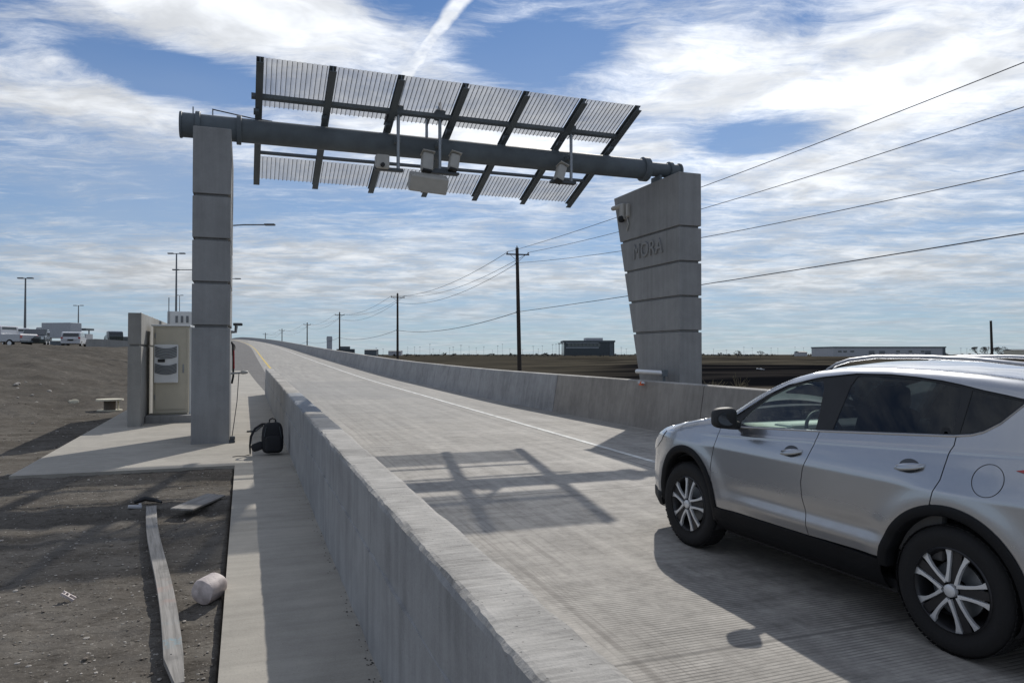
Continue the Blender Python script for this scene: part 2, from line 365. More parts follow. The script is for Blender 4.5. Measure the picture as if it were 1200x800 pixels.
M['trailer'] = simple('box_body_white', (.42, .44, .47), .5)
M['dkpaint'] = simple('dark_green_vehicle_paint', (.045, .06, .062), .3, .3, coat=.6)
M['dkglass'] = simple('dark_window', (.03, .035, .04), .08, 0, .05, coat=1)
M['bwhite'] = simple('off_white_cladding', (.42, .43, .45), .6)
M['bglass'] = simple('dark_curtain_wall', (.045, .055, .065), .2, .2)
M['bag'] = simple('black_nylon', (.013, .014, .018), .75, 0, .3, 30, bump=.4)
M['jug'] = simple('scuffed_pale_plastic', (.56, .49, .47), .6, 0, .25, 14, bump=.3)
M['yellow'] = simple('yellow_line_paint', (.58, .42, .08), .7, 0, .25, 3)
M['wline'] = simple('white_line_paint', (.68, .68, .65), .8, 0, .3, 5)
M['straw'] = simple('dry_weed', (.25, .21, .13), .9)
M['bark'] = simple('bare_tree_bark', (.09, .08, .07), .9)
M['rock'] = simple('pale_pebble', (.40, .37, .33), .9, 0, .3, 2)
M['spool'] = simple('pale_spool_board', (.62, .58, .46), .8, 0, .1)
M['crumb'] = simple('dark_litter', (.035, .03, .028), .9)

def plank_mat():
    m, N, o = new_mat('weathered_plank_wood')
    g = N.n('ShaderNodeTexCoord').outputs['Object']
    s = N.n('ShaderNodeSeparateXYZ'); N.set(s.inputs[0], g)
    gr = N.noise(N.mapping(g, scale=(30, 1.2, 10)), 1.5, 6, .65); bl = N.noise(g, 1.6, 5, .6)
    c = N.mix(N.mp(gr, .3, .7), (.20, .19, .175), (.36, .34, .315))
    c = N.mix(N.mp(bl, .55, .7, 0, .6), c, (.09, .085, .08))
    sp_ = N.m('MULTIPLY', N.mp(N.noise(N.mapping(g, loc=(3, 3, 0)), 5, 5, .65), .46, .54), N.m('MULTIPLY', N.mp(s.outputs[1], -2.0, -1.85), N.mp(s.outputs[1], -1.45, -1.65)))
    c = N.mix(N.m('MULTIPLY', N.m('MULTIPLY', sp_, N.mp(N.noise(g, 40, 4, .7), .42, .56)), .6), c, (.20, .34, .40))
    sp2 = N.m('MULTIPLY', N.mp(N.noise(N.mapping(g, loc=(7, 1, 0)), 6, 3, .5), .45, .6), N.m('MULTIPLY', N.mp(s.outputs[1], -1.3, -1.1), N.mp(s.outputs[1], -.5, -.7)))
    c = N.mix(N.m('MULTIPLY', sp2, .35), c, (.42, .25, .2))
    p = N.n('ShaderNodeBsdfPrincipled'); N.set(p.inputs['Base Color'], c); p.inputs['Roughness'].default_value = .85
    b = N.n('ShaderNodeBump'); b.inputs['Strength'].default_value = .5; b.inputs['Distance'].default_value = .004
    N.set(b.inputs['Height'], gr); N.set(p.inputs['Normal'], b.outputs[0]); N.set(o.inputs[0], p.outputs[0]); return m
M['plank'] = plank_mat()

# ------------------------------------------------------------------ mesh helpers
def tag(o, label=None, cat=None, group=None, kind=None):
    for k, v in (('label', label), ('category', cat), ('group', group), ('kind', kind)):
        if v: o[k] = v
    return o
def empty(name, loc, label, cat, group=None, rz=0):
    o = bpy.data.objects.new(name, None); C.objects.link(o); o.location = loc; o.rotation_euler = (0, 0, rz)
    o.empty_display_size = .2
    return tag(o, label, cat, group)
def copy_tree(o, parent=None):
    c = o.copy(); C.objects.link(c); c.parent = parent
    for ch in list(o.children): copy_tree(ch, c)
    return c

class MB:
    def __init__(s): s.v = []; s.f = []; s.mi = []; s.sm = []
    def add(s, vs, fs, mi=0, smooth=False):
        b = len(s.v); s.v += [tuple(x) for x in vs]
        for f in fs: s.f.append([b+i for i in f]); s.mi.append(mi); s.sm.append(smooth)
        return s
    def box(s, c, d, rot=None, mi=0, bev=0.0):
        """centre, size; bev chamfers all edges"""
        hx, hy, hz = d[0]/2, d[1]/2, d[2]/2
        bm = bmesh.new(); bmesh.ops.create_cube(bm, size=1)
        for v in bm.verts: v.co = Vector((v.co.x*d[0], v.co.y*d[1], v.co.z*d[2]))
        if bev: bmesh.ops.bevel(bm, geom=list(bm.edges), offset=min(bev, min(d)*.45), segments=2, affect='EDGES', profile=.5)
        R = rot if rot is not None else Matrix.Identity(3)
        bm.verts.index_update()
        s.add([R @ v.co + Vector(c) for v in bm.verts], [[v.index for v in f.verts] for f in bm.faces], mi); bm.free(); return s
    def bb(s, x0, x1, y0, y1, z0, z1, mi=0, bev=0.0):
        return s.box(((x0+x1)/2, (y0+y1)/2, (z0+z1)/2), (abs(x1-x0), abs(y1-y0), abs(z1-z0)), None, mi, bev)
    def tube(s, pts, r, n=10, mi=0, cap=True, smooth=True):
        pts = [Vector(p) for p in pts]; rs = r if isinstance(r, (list, tuple)) else [r]*len(pts)
        rings = []; up = None
        for i, p in enumerate(pts):
            t = (pts[min(i+1, len(pts)-1)]-pts[max(i-1, 0)]).normalized()
            if up is None:
                up = Vector((0, 0, 1)) if abs(t.z) < .9 else Vector((1, 0, 0))
            a = t.cross(up).normalized(); b = a.cross(t).normalized(); up = b
            rings.append([p+a*cos(2*pi*k/n)*rs[i]+b*sin(2*pi*k/n)*rs[i] for k in range(n)])
        vs = [q for R_ in rings for q in R_]; fs = []
        for i in range(len(pts)-1):
            for k in range(n):
                fs.append([i*n+k, i*n+(k+1) % n, (i+1)*n+(k+1) % n, (i+1)*n+k])
        s.add(vs, fs, mi, smooth)
        if cap:
            s.add(rings[0], [list(range(n))[::-1]], mi); s.add(rings[-1], [list(range(n))], mi)
        return s
    def lathe(s, prof, c=(0, 0, 0), n=32, axis='z', mi=0, smooth=True, R=None):
        """prof: (radius, height) pairs"""
        vs = []; m = len(prof)
        for k in range(n):
            a = 2*pi*k/n
            for (r_, h_) in prof:
                if axis == 'z': q = Vector((r_*cos(a), r_*sin(a), h_))
                elif axis == 'x': q = Vector((h_, r_*cos(a), r_*sin(a)))
                else: q = Vector((r_*cos(a), h_, r_*sin(a)))
                if R is not None: q = R @ q
                vs.append(q+Vector(c))
        fs = []
        for k in range(n):
            for i in range(m-1):
                a, b = k*m+i, ((k+1) % n)*m+i
                fs.append([a, b, b+1, a+1])
        return s.add(vs, fs, mi, smooth)
    def prism(s, poly, axis, a0, a1, mi=0):
        """poly in the plane perpendicular to axis, extruded a0..a1"""
        def mk(p, a):
            return {'x': (a, p[0], p[1]), 'y': (p[0], a, p[1]), 'z': (p[0], p[1], a)}[axis]
        n = len(poly); vs = [mk(p, a0) for p in poly]+[mk(p, a1) for p in poly]
        fs = [list(range(n))[::-1], [n+i for i in range(n)]]+[[i, (i+1) % n, n+(i+1) % n, n+i] for i in range(n)]
        return s.add(vs, fs, mi)
    def build(s, name, mat, parent=None, bevel=0.0, recalc=True, merge=False, loc=None, sharp=radians(35)):
        me = bpy.data.meshes.new(name); me.from_pydata(s.v, [], s.f)
        mats = mat if isinstance(mat, (list, tuple)) else [mat]
        for m_ in mats: me.materials.append(m_)
        me.polygons.foreach_set('material_index', s.mi); me.polygons.foreach_set('use_smooth', s.sm)
        bm = bmesh.new(); bm.from_mesh(me)
        if merge: bmesh.ops.remove_doubles(bm, verts=bm.verts, dist=1e-5)
        if recalc: bmesh.ops.recalc_face_normals(bm, faces=bm.faces)
        bm.to_mesh(me); bm.free()
        if any(s.sm) and sharp: me.set_sharp_from_angle(angle=sharp)
        if getattr(s, 'nrm', None):
            nn = len(s.nrm); li = []
            me.update()
            for pgn in me.polygons:
                for vi in pgn.vertices: li.append(s.nrm[vi] if vi < nn else pgn.normal)
            me.normals_split_custom_set([tuple(q) for q in li])
        o = bpy.data.objects.new(name, me); C.objects.link(o)
        if parent: o.parent = parent
        if loc: o.location = loc
        if bevel:
            md = o.modifiers.new('bevel', 'BEVEL'); md.width = bevel; md.segments = 2; md.limit_method = 'ANGLE'; md.angle_limit = radians(40)
        return o
def at(u, v, D):
    """a point of the place at distance D along the camera's first sight line (used once, as a survey)"""
    x = (u-600)/F*D; z = H+(HZ-v)/F*D
    return Vector((x*cos(TH)+D*sin(TH), D*cos(TH)-x*sin(TH), z))

# ------------------------------------------------------------------ ground heights
PROF = [(-60, -.8), (0, 0), (40, .52), (60, .97), (90, 1.68), (143, 3.05), (200, 4.6), (290, 7.0), (340, 8.25), (380, 8.75), (430, 8.5), (520, 7.0), (700, 3.0)]
def rz(y):
    for (a, za), (b, zb) in zip(PROF, PROF[1:]):
        if y <= b:
            return za+(zb-za)*max(0, (y-a))/(b-a) if y > a else za
    return PROF[-1][1]
def rzs(y):   # smoothed
    r = 0 if y < 28 else min(12.0, (y-28)*.5)
    return rz(y) if r < .5 else sum(rz(y+r*k/3) for k in range(-3, 4))/7
def cxo(y):
    if y < 110: return 0.0
    q = min(y, 430)-110
    return -.00017*q*q-(max(0, y-430))*.11
def RX(y):    # foot of the right barrier
    t = min(1, max(0, (y-9)/15.0)); return 8.28-.68*(t*t*(3-2*t))
def sst(x, a, b):
    t = min(1, max(0, (x-a)/(b-a))); return t*t*(3-2*t)
def ground(x, y):
    cx = cxo(y); rx = x-cx
    rh = rzs(y)
    if x < 4: # left side
        q = sst((y-21)/52+max(0, -x-5)/55, 0, 1)
        plat = 2.28+max(0, y-75)*.016
        base = rh*(1-q)*(1 if y < 40 else max(0, 1-(y-40)/40))-.10
        left = base*(1-q)+plat*q if y < 80 else plat
        left = left*sst(-x, 2.9, 9.5)+(rh-(.085 if y < 9 else .042 if y < 11.7 else .17))*(1-sst(-x, 2.9, 9.5))
        n = .10*noise.noise(Vector((x*.25, y*.25, 0)))*sst(-x, 3, 7)+.16*q*noise.noise(Vector((x*.12+y*.05, y*.10, 3)))*sst(-x, 4, 10)
        n += .014*noise.noise(Vector((x*1.3, y*1.1, 1)))+.016*noise.noise(Vector((x*4.5, y*3.2, 5)))+.012*noise.noise(Vector((x*13, y*15, 5)))+.008*noise.noise(Vector((x*31, y*37, 2)))
        # long ruts
        n += (1-.7*q)*q*.5*(abs(noise.noise(Vector(((x+y*.6)*.8, (y-x)*.06, 8)))))*sst(-x, 5, 9)
        bk = sst(y, 17, 26)*sst(-x, 3.2, 5)*(1-.6*sst(y, 60, 80))
        n += bk*(.10*noise.noise(Vector((x*.9, y*.55, 11)))+.07*noise.noise(Vector((x*2.1, y*1.3, 12)))+.035*noise.noise(Vector((x*4.3, y*2.9, 13))))
        hx_, hy_ = x+15.5, y-24.5; n += .75*exp(-(hx_*hx_+hy_*hy_)/7.0)*(1+.8*noise.noise(Vector((x*1.7, y*1.7, 41))))
        n += bk*.10*max(0, noise.noise(Vector((x*3.2, y*2.4, 51)))-.1)
        z = left+n
        if y < 16:
            for x0_, sl_ in ((-1.75, .10), (-3.3, .10)):
                q_ = abs(x-(x0_-sl_*(y-6))+.12*sin(y*.7)); z -= .014*exp(-(q_/.13)**2)-.008*exp(-((q_-.24)/.08)**2)
            z += .02*(sst(x, -1.2, -.4))*noise.noise(Vector((x*3, y*3, 31)))
    else:
        z = -.42+.10*noise.noise(Vector((x*.05, y*.05, 0)))+.25*noise.noise(Vector((x*.01, y*.01, 4)))
        z += .02*noise.noise(Vector((x*1.5, y*1.5, 5)))
        dd = x*.36+y*.93; sel = sst(x-y*.5, -8, 10)
        z += sel*(.75*exp(-((dd-112)/14)**2)+.5*exp(-((dd-62)/7)**2)+1.2*exp(-((dd-205)/20)**2))*(.7+.6*noise.noise(Vector((x*.04, y*.02, 9))))
        z += .5*sst(dd, 300, 800)
        z = max(z, rh-.25-max(0, (rx-10.2))/2.2) if y > 2 else z
    # corridor under the pavements stays below them
    lo = -2.9 if (11.7 < y < 50) else -.12
    if y >= 50: lo = -1.5
    if lo+cx-.0 <= x <= 8.7+cx+(.6 if y < 26 else 0): z = min(z, rh-.22)
    if x < 4 and y > 60:
        z = max(min(z, rh-.12), rh-.25-max(0, (lo+cx-x))/2.0) if x > lo+cx-3 else z
    return z
def axis(segs):
    out = []
    for a, b, st in segs:
        n = max(1, round((b-a)/st)); out += [a+(b-a)*i/n for i in range(n)]
    out.append(segs[-1][1]); return out
xs = axis([(-1500, -300, 150), (-300, -80, 20), (-80, -20, 1.5), (-20, -6, .25), (-6, -2.9, .07), (-2.9, -.14, .04), (-.14, -.115, .025), (-.115, 8.75, .8), (8.75, 20, .4), (20, 80, 2), (80, 300, 8), (300, 900, 50), (900, 2500, 300)])
ys = axis([(-200, -10, 30), (-10, 2, 2), (2, 3.4, .3), (3.4, 11.6, .04), (11.6, 11.72, .03), (11.72, 24, .12), (24, 60, .25), (60, 120, 1.5), (120, 400, 6), (400, 1000, 30), (1000, 4500, 350)])
g_ = MB(); nx = len(xs)
vv = [(x, y, ground(x, y)) for y in ys for x in xs]
ff = [[j*nx+i, j*nx+i+1, (j+1)*nx+i+1, (j+1)*nx+i] for j in range(len(ys)-1) for i in range(nx-1)]
g_.add(vv, ff, 0, True)
tag(g_.build('ground', M['dirt'], recalc=False, sharp=0), kind='structure')

def strip(name, x0, x1, ylist, mat, dz=0.0, thick=0.0, nseg=1, mats=None):
    """a sheet following the road, x0/x1 numbers or functions of y"""
    fx0 = x0 if callable(x0) else (lambda y: x0); fx1 = x1 if callable(x1) else (lambda y: x1)
    b = MB(); vs = []; n = nseg+1
    for y in ylist:
        for k in range(n): vs.append((fx0(y)+(fx1(y)-fx0(y))*k/nseg+cxo(y), y, rzs(y)+dz))
    fs = [[j*n+i, j*n+i+1, (j+1)*n+i+1, (j+1)*n+i] for j in range(len(ylist)-1) for i in range(nseg)]
    b.add(vs, fs)
    if thick:
        for side, k in ((0, 0), (1, nseg)):
            m = len(ylist); e = [vs[j*n+k] for j in range(m)]; e2 = [(p[0], p[1], p[2]-thick) for p in e]
            b.add(e+e2, [[j, j+1, m+j+1, m+j] for j in range(m-1)])
        for j in (0, len(ylist)-1):
            e = [vs[j*n+k] for k in range(n)]; b.add(e+[(p[0], p[1], p[2]-thick) for p in e], [[i, i+1, n+i+1, n+i] for i in range(n-1)])
    return b.build(name, mat, recalc=False)
YL = axis([(-25, 28, 1), (28, 120, 2), (120, 640, 5)])
tag(strip('road', lambda y: .72 if y < 27.7 else 1.2, lambda y: RX(y)+.06, YL, M['road']), kind='structure')
tag(strip('sidewalk', -.12, .72, axis([(-25, 27.7, .5)]), M['walk'], .0, .16), kind='structure')
tag(strip('sidewalk_slab', lambda y: -2.95 if y < 30 else -2.95+(y-30)*.06, -.12, axis([(11.62, 50, .8)]), M['walk'], .002, .24), kind='structure')
tag(strip('sidewalk_extension', -.12, lambda y: .78-(y-27.7)*.0255, axis([(27.7, 50, 1)]), M['walk'], .001), kind='structure')
tag(strip('road_shoulder', lambda y: (.78-(y-27.7)*.0255) if y < 50 else -1.3, 1.2, axis([(27.7, 120, 1)]), M['shoulder'], .001), kind='structure')
tag(strip('road_shoulder', -1.3, 1.2, axis([(120.05, 640, 5)]), M['shoulder'], .001), kind='structure')
tag(strip('yellow_edge_line', lambda y: 1.62-.0*(y), lambda y: 1.77, axis([(27.7, 120, 2), (120, 500, 5)]), M['yellow'], .006), kind='structure')
tag(strip('white_edge_line', 5.87, 5.98, YL, M['wline'], .006), kind='structure')

# ------------------------------------------------------------------ near barrier
def barrier_sweep(name, prof_fn, ylist, mat, jig=0.0, seed=0, parent=None, mats=None, mi_fn=None):
    b = MB(); n = None; rows = []
    for y in ylist:
        pr = prof_fn(y); n = len(pr)
        rows += [(p[0]+cxo(y)+jig*noise.noise(Vector((y*3+seed, i*7, p[1]*4)))+(jig*.75*noise.noise(Vector((y*19, i*3, 5))) if 3 < i < 7 and y < 12 else 0), y, rzs(y)+p[1]+(jig*.8*noise.noise(Vector((y*5+seed, i*3, 9))) if p[1] > .3 else 0)) for i, p in enumerate(pr)]
    for j in range(len(ylist)-1):
        for i in range(n-1):
            b.add([], [])
            b.f.append([j*n+i, j*n+i+1, (j+1)*n+i+1, (j+1)*n+i]); b.mi.append(mi_fn(i) if mi_fn else 0); b.sm.append(False)
    b.v = rows
    for j in (0, len(ylist)-1): b.f.append([j*n+i for i in range(n)]); b.mi.append(0); b.sm.append(False)
    return b.build(name, mats or mat, parent)
nb = empty('concrete_barrier', (0, 0, 0), 'near left concrete barrier between the sidewalk and the road', 'barrier')
NBP = lambda y: [(.70, -.1), (.700, .55), (.712, .553), (.712, .88), (.716, .902), (.728, .916), (.745, .92), (.925, .92), (.95, .912), (.962, .89), (1.03, .12), (1.03, -.1)]
def nbseg(y0, y1, nm, dz=0.0, st=.03, mcap=None):
    P2 = lambda y: [(px_, pz+(dz if pz > .6 else 0)) for px_, pz in NBP(y)]
    yy = axis([(y0, min(y1, 12), st), (min(y1, 12), y1, .3)]) if y0 < 12 < y1 else axis([(y0, y1, st if y1 < 12 else .3)])
    barrier_sweep(nm, P2, yy, M['barrier'], .008, 0, nb, [M['barrier'], mcap or M['barrier_top']], lambda i: 1 if 4 <= i <= 8 else 0)
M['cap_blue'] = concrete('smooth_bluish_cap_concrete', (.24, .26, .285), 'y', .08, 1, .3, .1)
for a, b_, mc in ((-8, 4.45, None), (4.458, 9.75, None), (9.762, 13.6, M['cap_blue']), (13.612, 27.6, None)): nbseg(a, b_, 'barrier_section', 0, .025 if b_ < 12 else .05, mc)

# right barrier, sections
rb = empty('concrete_barrier', (0, 0, 0), 'long concrete barrier along the far right edge of the rising road', 'barrier')
def RBP(y):
    x = RX(y); h = .95+.08*sst(y, 30, 8)
    return [(x, -.1), (x, .0), (x+.02, .08), (x+.17, h-.015), (x+.19, h), (x+.42, h), (x+.44, h-.02), (x+.5, -.4)]
edges = [-10, 6, 12.2, 18.4, 24.5, 31, 40, 50, 62, 76, 92, 110, 130, 160, 200, 250, 310, 380, 500, 640]
for a, b_ in zip(edges, edges[1:]):
    barrier_sweep('barrier_section', RBP, axis([(a+.012, b_-.012, .6 if b_ < 40 else 4)]), None, .004, 3, rb, [M['barrier_tan'] if b_ < 20 else M['barrier'], M['barrier_top']], lambda i: 1 if 3 <= i <= 5 else 0)

# ------------------------------------------------------------------ toll gantry
GY = 14.25
gt = empty('toll_gantry', (-.56, GY, rz(GY)), 'concrete and steel toll gantry with ribbed canopy panels spanning the road', 'gantry')
def lk(o, par):   # keep world placement under a parent with a location
    o.parent = par; o.matrix_parent_inverse = Matrix.Translation(par.location).inverted(); return o
def column(x0, x1, zbase, zs, name='column'):
    """zs: groove heights; slab, far edge leaning outwards going up"""
    b = MB(); ztop = zs[-1]
    far = lambda z: GY+1.75+(z-1.1)*(3.10-1.75)/(5.9-1.1)
    lv = [zbase]+zs
    gw = .05
    for k in range(len(lv)-1):
        a, c = lv[k]+(gw/2 if k else 0), lv[k+1]-(gw/2 if k < len(lv)-2 else 0)
        ch = .012
        b.prism([(GY, a), (far(a), a), (far(c), c), (GY, c)], 'x', x0, x1)
        if k < len(lv)-2:
            b.prism([(GY+.05, c), (far(c)-.05, c), (far(c+gw)-.05, c+gw), (GY+.05, c+gw)], 'x', x0+.045, x1-.045, 1)
    o = b.build(name, [M['column'], M['groove']], None, bevel=.012); lk(o, gt); return o
ZL = [2.28, 3.06, 3.84, 4.63, 5.85]
colL = column(-.88, -.24, .10, ZL)
colR = column(9.13, 9.72, -.3, [z+.02 for z in ZL[:4]]+[5.87])
# raised letters on the road face of the right column
def text_mesh(txt, size, depth, mat, name):
    cu = bpy.data.curves.new(name, 'FONT'); cu.body = txt; cu.size = size; cu.extrude = depth; cu.bevel_depth = .004
    cu.align_x = 'CENTER'; cu.align_y = 'CENTER'; cu.space_character = 1.08
    o = bpy.data.objects.new(name, cu); C.objects.link(o)
    dg = bpy.context.evaluated_depsgraph_get(); me = bpy.data.meshes.new_from_object(o.evaluated_get(dg))
    C.objects.unlink(o); bpy.data.objects.remove(o)
    me.materials.clear(); me.materials.append(mat)
    o2 = bpy.data.objects.new(name, me); C.objects.link(o2); return o2
tx = text_mesh('MORA', .50, .018, M['column'], 'lettering')
tx.data.transform(Matrix.Scale(1.25, 4, (1, 0, 0)) if False else Matrix.Scale(.92, 4, (1, 0, 0)))
tx.rotation_euler = (radians(90), 0, radians(-90)); tx.location = (9.115, GY+1.35, 4.30)
tx.parent = colR; tx.matrix_parent_inverse = (Matrix.Translation(gt.location) @ Matrix.Translation((0, 0, 0))).inverted() @ Matrix.Translation(gt.location) 
# beam
BY, BZ, BR = 15.4, 6.17, .232
b = MB(); b.tube([(-1.17, BY, BZ), (8.95, BY, BZ)], BR, 40); beam = lk(b.build('beam', M['steel']), gt)
b = MB(); b.tube([(8.95, BY, BZ+.02), (9.85, BY, BZ+.02)], .165, 32); lk(b.build('beam_tail', M['steel']), gt)
for x, r_, wd in ((-1.16, BR+.02, .05), (-.86, BR+.05, .09), (-.12, BR+.05, .09), (8.92, BR+.05, .16), (9.60, .215, .09), (9.86, .20, .05)):
    b = MB(); b.lathe([(0, -wd/2), (r_-.01, -wd/2), (r_, -wd/2+.01), (r_, wd/2-.01), (r_-.01, wd/2), (0, wd/2)], (x, BY, BZ+(0.02 if x > 9 else 0)), 32, 'x'); lk(b.build('flange', M['steel']), gt)
for x in (-.72, -.40, 9.25, 9.5):
    b = MB(); b.bb(x-.03, x+.03, BY-.20, BY+.20, 5.83, 6.02); b.bb(x-.06, x+.06, BY-.22, BY+.22, 5.845, 5.89); lk(b.build('saddle', M['steel']), gt)
for x in (-.95, -.6):
    b = MB(); b.tube([(x, BY-.02, BZ+.2), (x, BY-.02, BZ+.36)], .014, 6); lk(b.build('bolt', M['steel2']), gt)
b = MB(); b.tube([(-.6, BY-.05, BZ+.34), (-.3, BY-.05, BZ+.30), (.1, BY-.04, BZ+.25), (.5, BY, BZ+.24)], .012, 6); lk(b.build('cable', M['wire']), gt)
# canopy, one tilted frame: local a runs away from the camera and down
SL = radians(20.7); cA, sA = cos(SL), sin(SL); ZC = 6.57
def cp(x, a, n=0.0):  # n: height above the plane
    return Vector((x, BY+a*cA+n*sA, ZC-a*sA+n*cA))
Rt = Matrix.Rotation(-SL, 3, 'X')
AX = [.24+1.288*k for k in range(7)]
for x in AX:
    b = MB()
    for (dn, hh, ww) in ((.045, .012, .13), (-.075, .012, .13), (-.015, .11, .02)):
        b.box(cp(x, .49, dn), (ww, 3.98, hh), Rt)
    lk(b.build('arm', M['steel']), gt)
    b = MB(); b.box(cp(x-.045, -.17, -.13), (.10, .12, .07), Rt); lk(b.build('arm_clamp', M['steel']), gt)
    b = MB(); b.box(cp(x-.045, .62, -.13), (.10, .10, .06), Rt); lk(b.build('arm_clamp', M['steel']), gt)
for a_, x0, x1, hh in ((-.50, .10, 7.95, .09), (.66, .2, 8.3, .05), (1.30, .2, 8.05, .06)):
    b = MB(); b.box(cp((x0+x1)/2, a_, -.03), (x1-x0, .085 if a_ < 0 else .05, hh), Rt); lk(b.build('purlin', M['steel']), gt)
for k in range(6):
    for (a0_, a1_) in ((-1.46, -.10), (1.58, 2.44)):
        b = MB(); x0, x1 = AX[k]+.062, AX[k+1]-.062; n = 52
        vs = []; amp = .012
        for i in range(n+1):
            x = x0+(x1-x0)*i/n; hgt = .078+amp*(1 if i % 4 in (0, 1) else -1)*.35
            vs += [cp(x, a0_, hgt), cp(x, a1_, hgt)]
        b.add(vs, [[2*i, 2*i+2, 2*i+3, 2*i+1] for i in range(n)], 0, False)
        for i in range(13):
            x = x0+(x1-x0)*(i+.625)/13
            b.box(cp(x, (a0_+a1_)/2, .062), (.011, a1_-a0_, .010), Rt, 1)
        lk(b.build('canopy_panel', [M['sheet'], M['rib']], recalc=False), gt)
# equipment masts hanging on the near side of the beam
def Yp(u, v, Y):   # where a sight line meets the plane y=Y
    x = (u-600)/F; z = (HZ-v)/F
    rx_, ry_ = x*cos(TH)+sin(TH), cos(TH)-x*sin(TH)
    t = Y/ry_; return Vector((rx_*t, Y, H+z*t))
def mast(u, vt, vb, Y, label, dev):
    t = Yp(u, vt, Y); bt = Yp(u, vb, Y)
    e = empty('equipment_mast', (bt.x, Y, bt.z), label, 'equipment mast', 'equipment masts hanging on the gantry beam')
    X0, Z0, Z1 = bt.x, bt.z, t.z
    b = MB(); b.tube([(X0, Y, Z0), (X0, Y, Z1)], .035, 14); lk(b.build('pole', M['steel2']), e)
    b = MB(); b.bb(X0-.06, X0+.06, Y+.03, BY-.02, BZ-.05, BZ+.05, 0, .01); lk(b.build('bracket_arm', M['steel']), e)
    b = MB(); b.bb(X0-.09, X0+.09, Y-.04, Y+.12, BZ+.50, BZ+.70, 0, .01); b.bb(X0-.1, X0+.1, Y-.06, Y-.035, BZ+.5, BZ+.68); lk(b.build('clamp', M['steel']), e)
    b = MB(); b.tube([(X0-.02, Y-.02, BZ+.55), (X0-.12, Y-.03, BZ+.62), (X0-.22, Y, BZ+.52), (X0-.28, Y+.05, BZ+.28)], .016, 8); lk(b.build('cable', M['wire']), e)
    dev(e, X0, Y, Z0); return e
def boxdev(e, X0, Y, Z0, u0, u1, v0, v1, dep=.22, name='antenna_box', mat='unit', tilt=0.0, yo=-.02):
    p0 = Yp(u0, v1, Y+yo); p1 = Yp(u1, v0, Y+yo)
    b = MB(); c = (p0+p1)/2
    R_ = Matrix.Rotation(tilt, 3, 'Y')
    b.box(c, ((p1.x-p0.x)*.88, dep, (p1.z-p0.z)), R_, 0, .03); o = lk(b.build(name, M[mat]), e); return c, p0, p1
def dev1(e, X0, Y, Z0):
    boxdev(e, X0, Y, Z0, 438, 456, 182, 197)
    b = MB(); b.bb(X0-.48, X0+.10, Y-.06, Y+.06, Z0-.03, Z0+.03, 0, .01); lk(b.build('bracket', M['unit_d']), e)
    b = MB(); p = Yp(448, 192, Y-.16); b.lathe([(0, -.03), (.04, -.03), (.045, .03), (.05, .05)], p, 14, 'y'); lk(b.build('lens', M['black']), e)
mast(466, 128, 199, 14.95, 'left equipment mast with one boxy antenna on a low bracket under the canopy', dev1)
def camhouse(e, p, sx, sz, tilt):
    """rounded weatherproof housing hanging nose-down towards traffic"""
    b = MB(); R_ = Matrix.Rotation(tilt, 3, 'Y') @ Matrix.Rotation(-.25, 3, 'X')
    b.box(p, (sx, .22, sz), R_, 0, .05); o = lk(b.build('camera_housing', M['unit']), e)
    b = MB(); b.box(p+R_ @ Vector((0, -.02, -sz*.5-.012)), (sx*.8, .17, .04), R_, 0, .01); o2 = b.build('lens', M['black']); o2.parent = o
    b = MB(); b.box(p+R_ @ Vector((0, -.02, sz*.5+.01)), (sx*1.1, .26, .02), R_, 0, .006); o3 = b.build('sun_shield', M['unit']); o3.parent = o
def dev2(e, X0, Y, Z0):
    camhouse(e, Yp(500, 190, Y-.03), .24, .40, .12); camhouse(e, Yp(531.5, 190, Y-.03), .21, .36, .22)
    b = MB(); p0 = Yp(495, 201, Y); p1 = Yp(537, 203, Y); b.box(((p0+p1)/2), (p1.x-p0.x, .16, .05), None, 0, .01); b.box(((p0+p1)/2)+Vector((0, 0, .05)), (.3, .1, .06), None, 0, .01); lk(b.build('bracket', M['unit_d']), e)
    p0 = Yp(479, 222, Y-.15); p1 = Yp(523, 206, Y-.15); c = (p0+p1)/2
    b = MB(); b.box(c, (p1.x-p0.x, .30, p1.z-p0.z), Matrix.Rotation(.06, 3, 'Y') @ Matrix.Rotation(.5, 3, 'X'), 0, .03); o = lk(b.build('sensor_panel', M['unit']), e)
    b = MB(); b.lathe([(0, -.05), (.05, -.05), (.06, .0)], Yp(498, 222, Y-.15), 14, 'z'); o2 = b.build('lens', M['black']); o2.parent = o
mast(515, 119, 201, 14.95, 'middle equipment mast carrying two pale camera housings above a flat sensor panel', dev2)
e2 = empty('conduit_post', Yp(499.5, 158, 15.0), 'thin short steel post between the beam and the canopy rail, left of the middle mast', 'post')
b = MB(); b.tube([Yp(499.5, 160, 15.0), Yp(499.5, 133, 15.0)], .03, 10); lk(b.build('pole', M['steel2']), e2)
b = MB(); b.box(Yp(499.5, 133, 15.0), (.09, .09, .05)); lk(b.build('clamp', M['steel']), e2)
def dev3(e, X0, Y, Z0):
    camhouse(e, Yp(656.5, 203, Y-.03), .20, .40, .38)
    b = MB(); b.bb(X0-.50, X0+.10, Y-.07, Y+.07, Z0-.03, Z0+.03, 0, .01); b.bb(X0-.24, X0-.18, Y-.05, Y+.03, Z0, Z0+.16); lk(b.build('bracket', M['unit_d']), e)
mast(669.5, 152, 214, 14.95, 'right equipment mast with a single tilted pale camera housing and bracket', dev3)

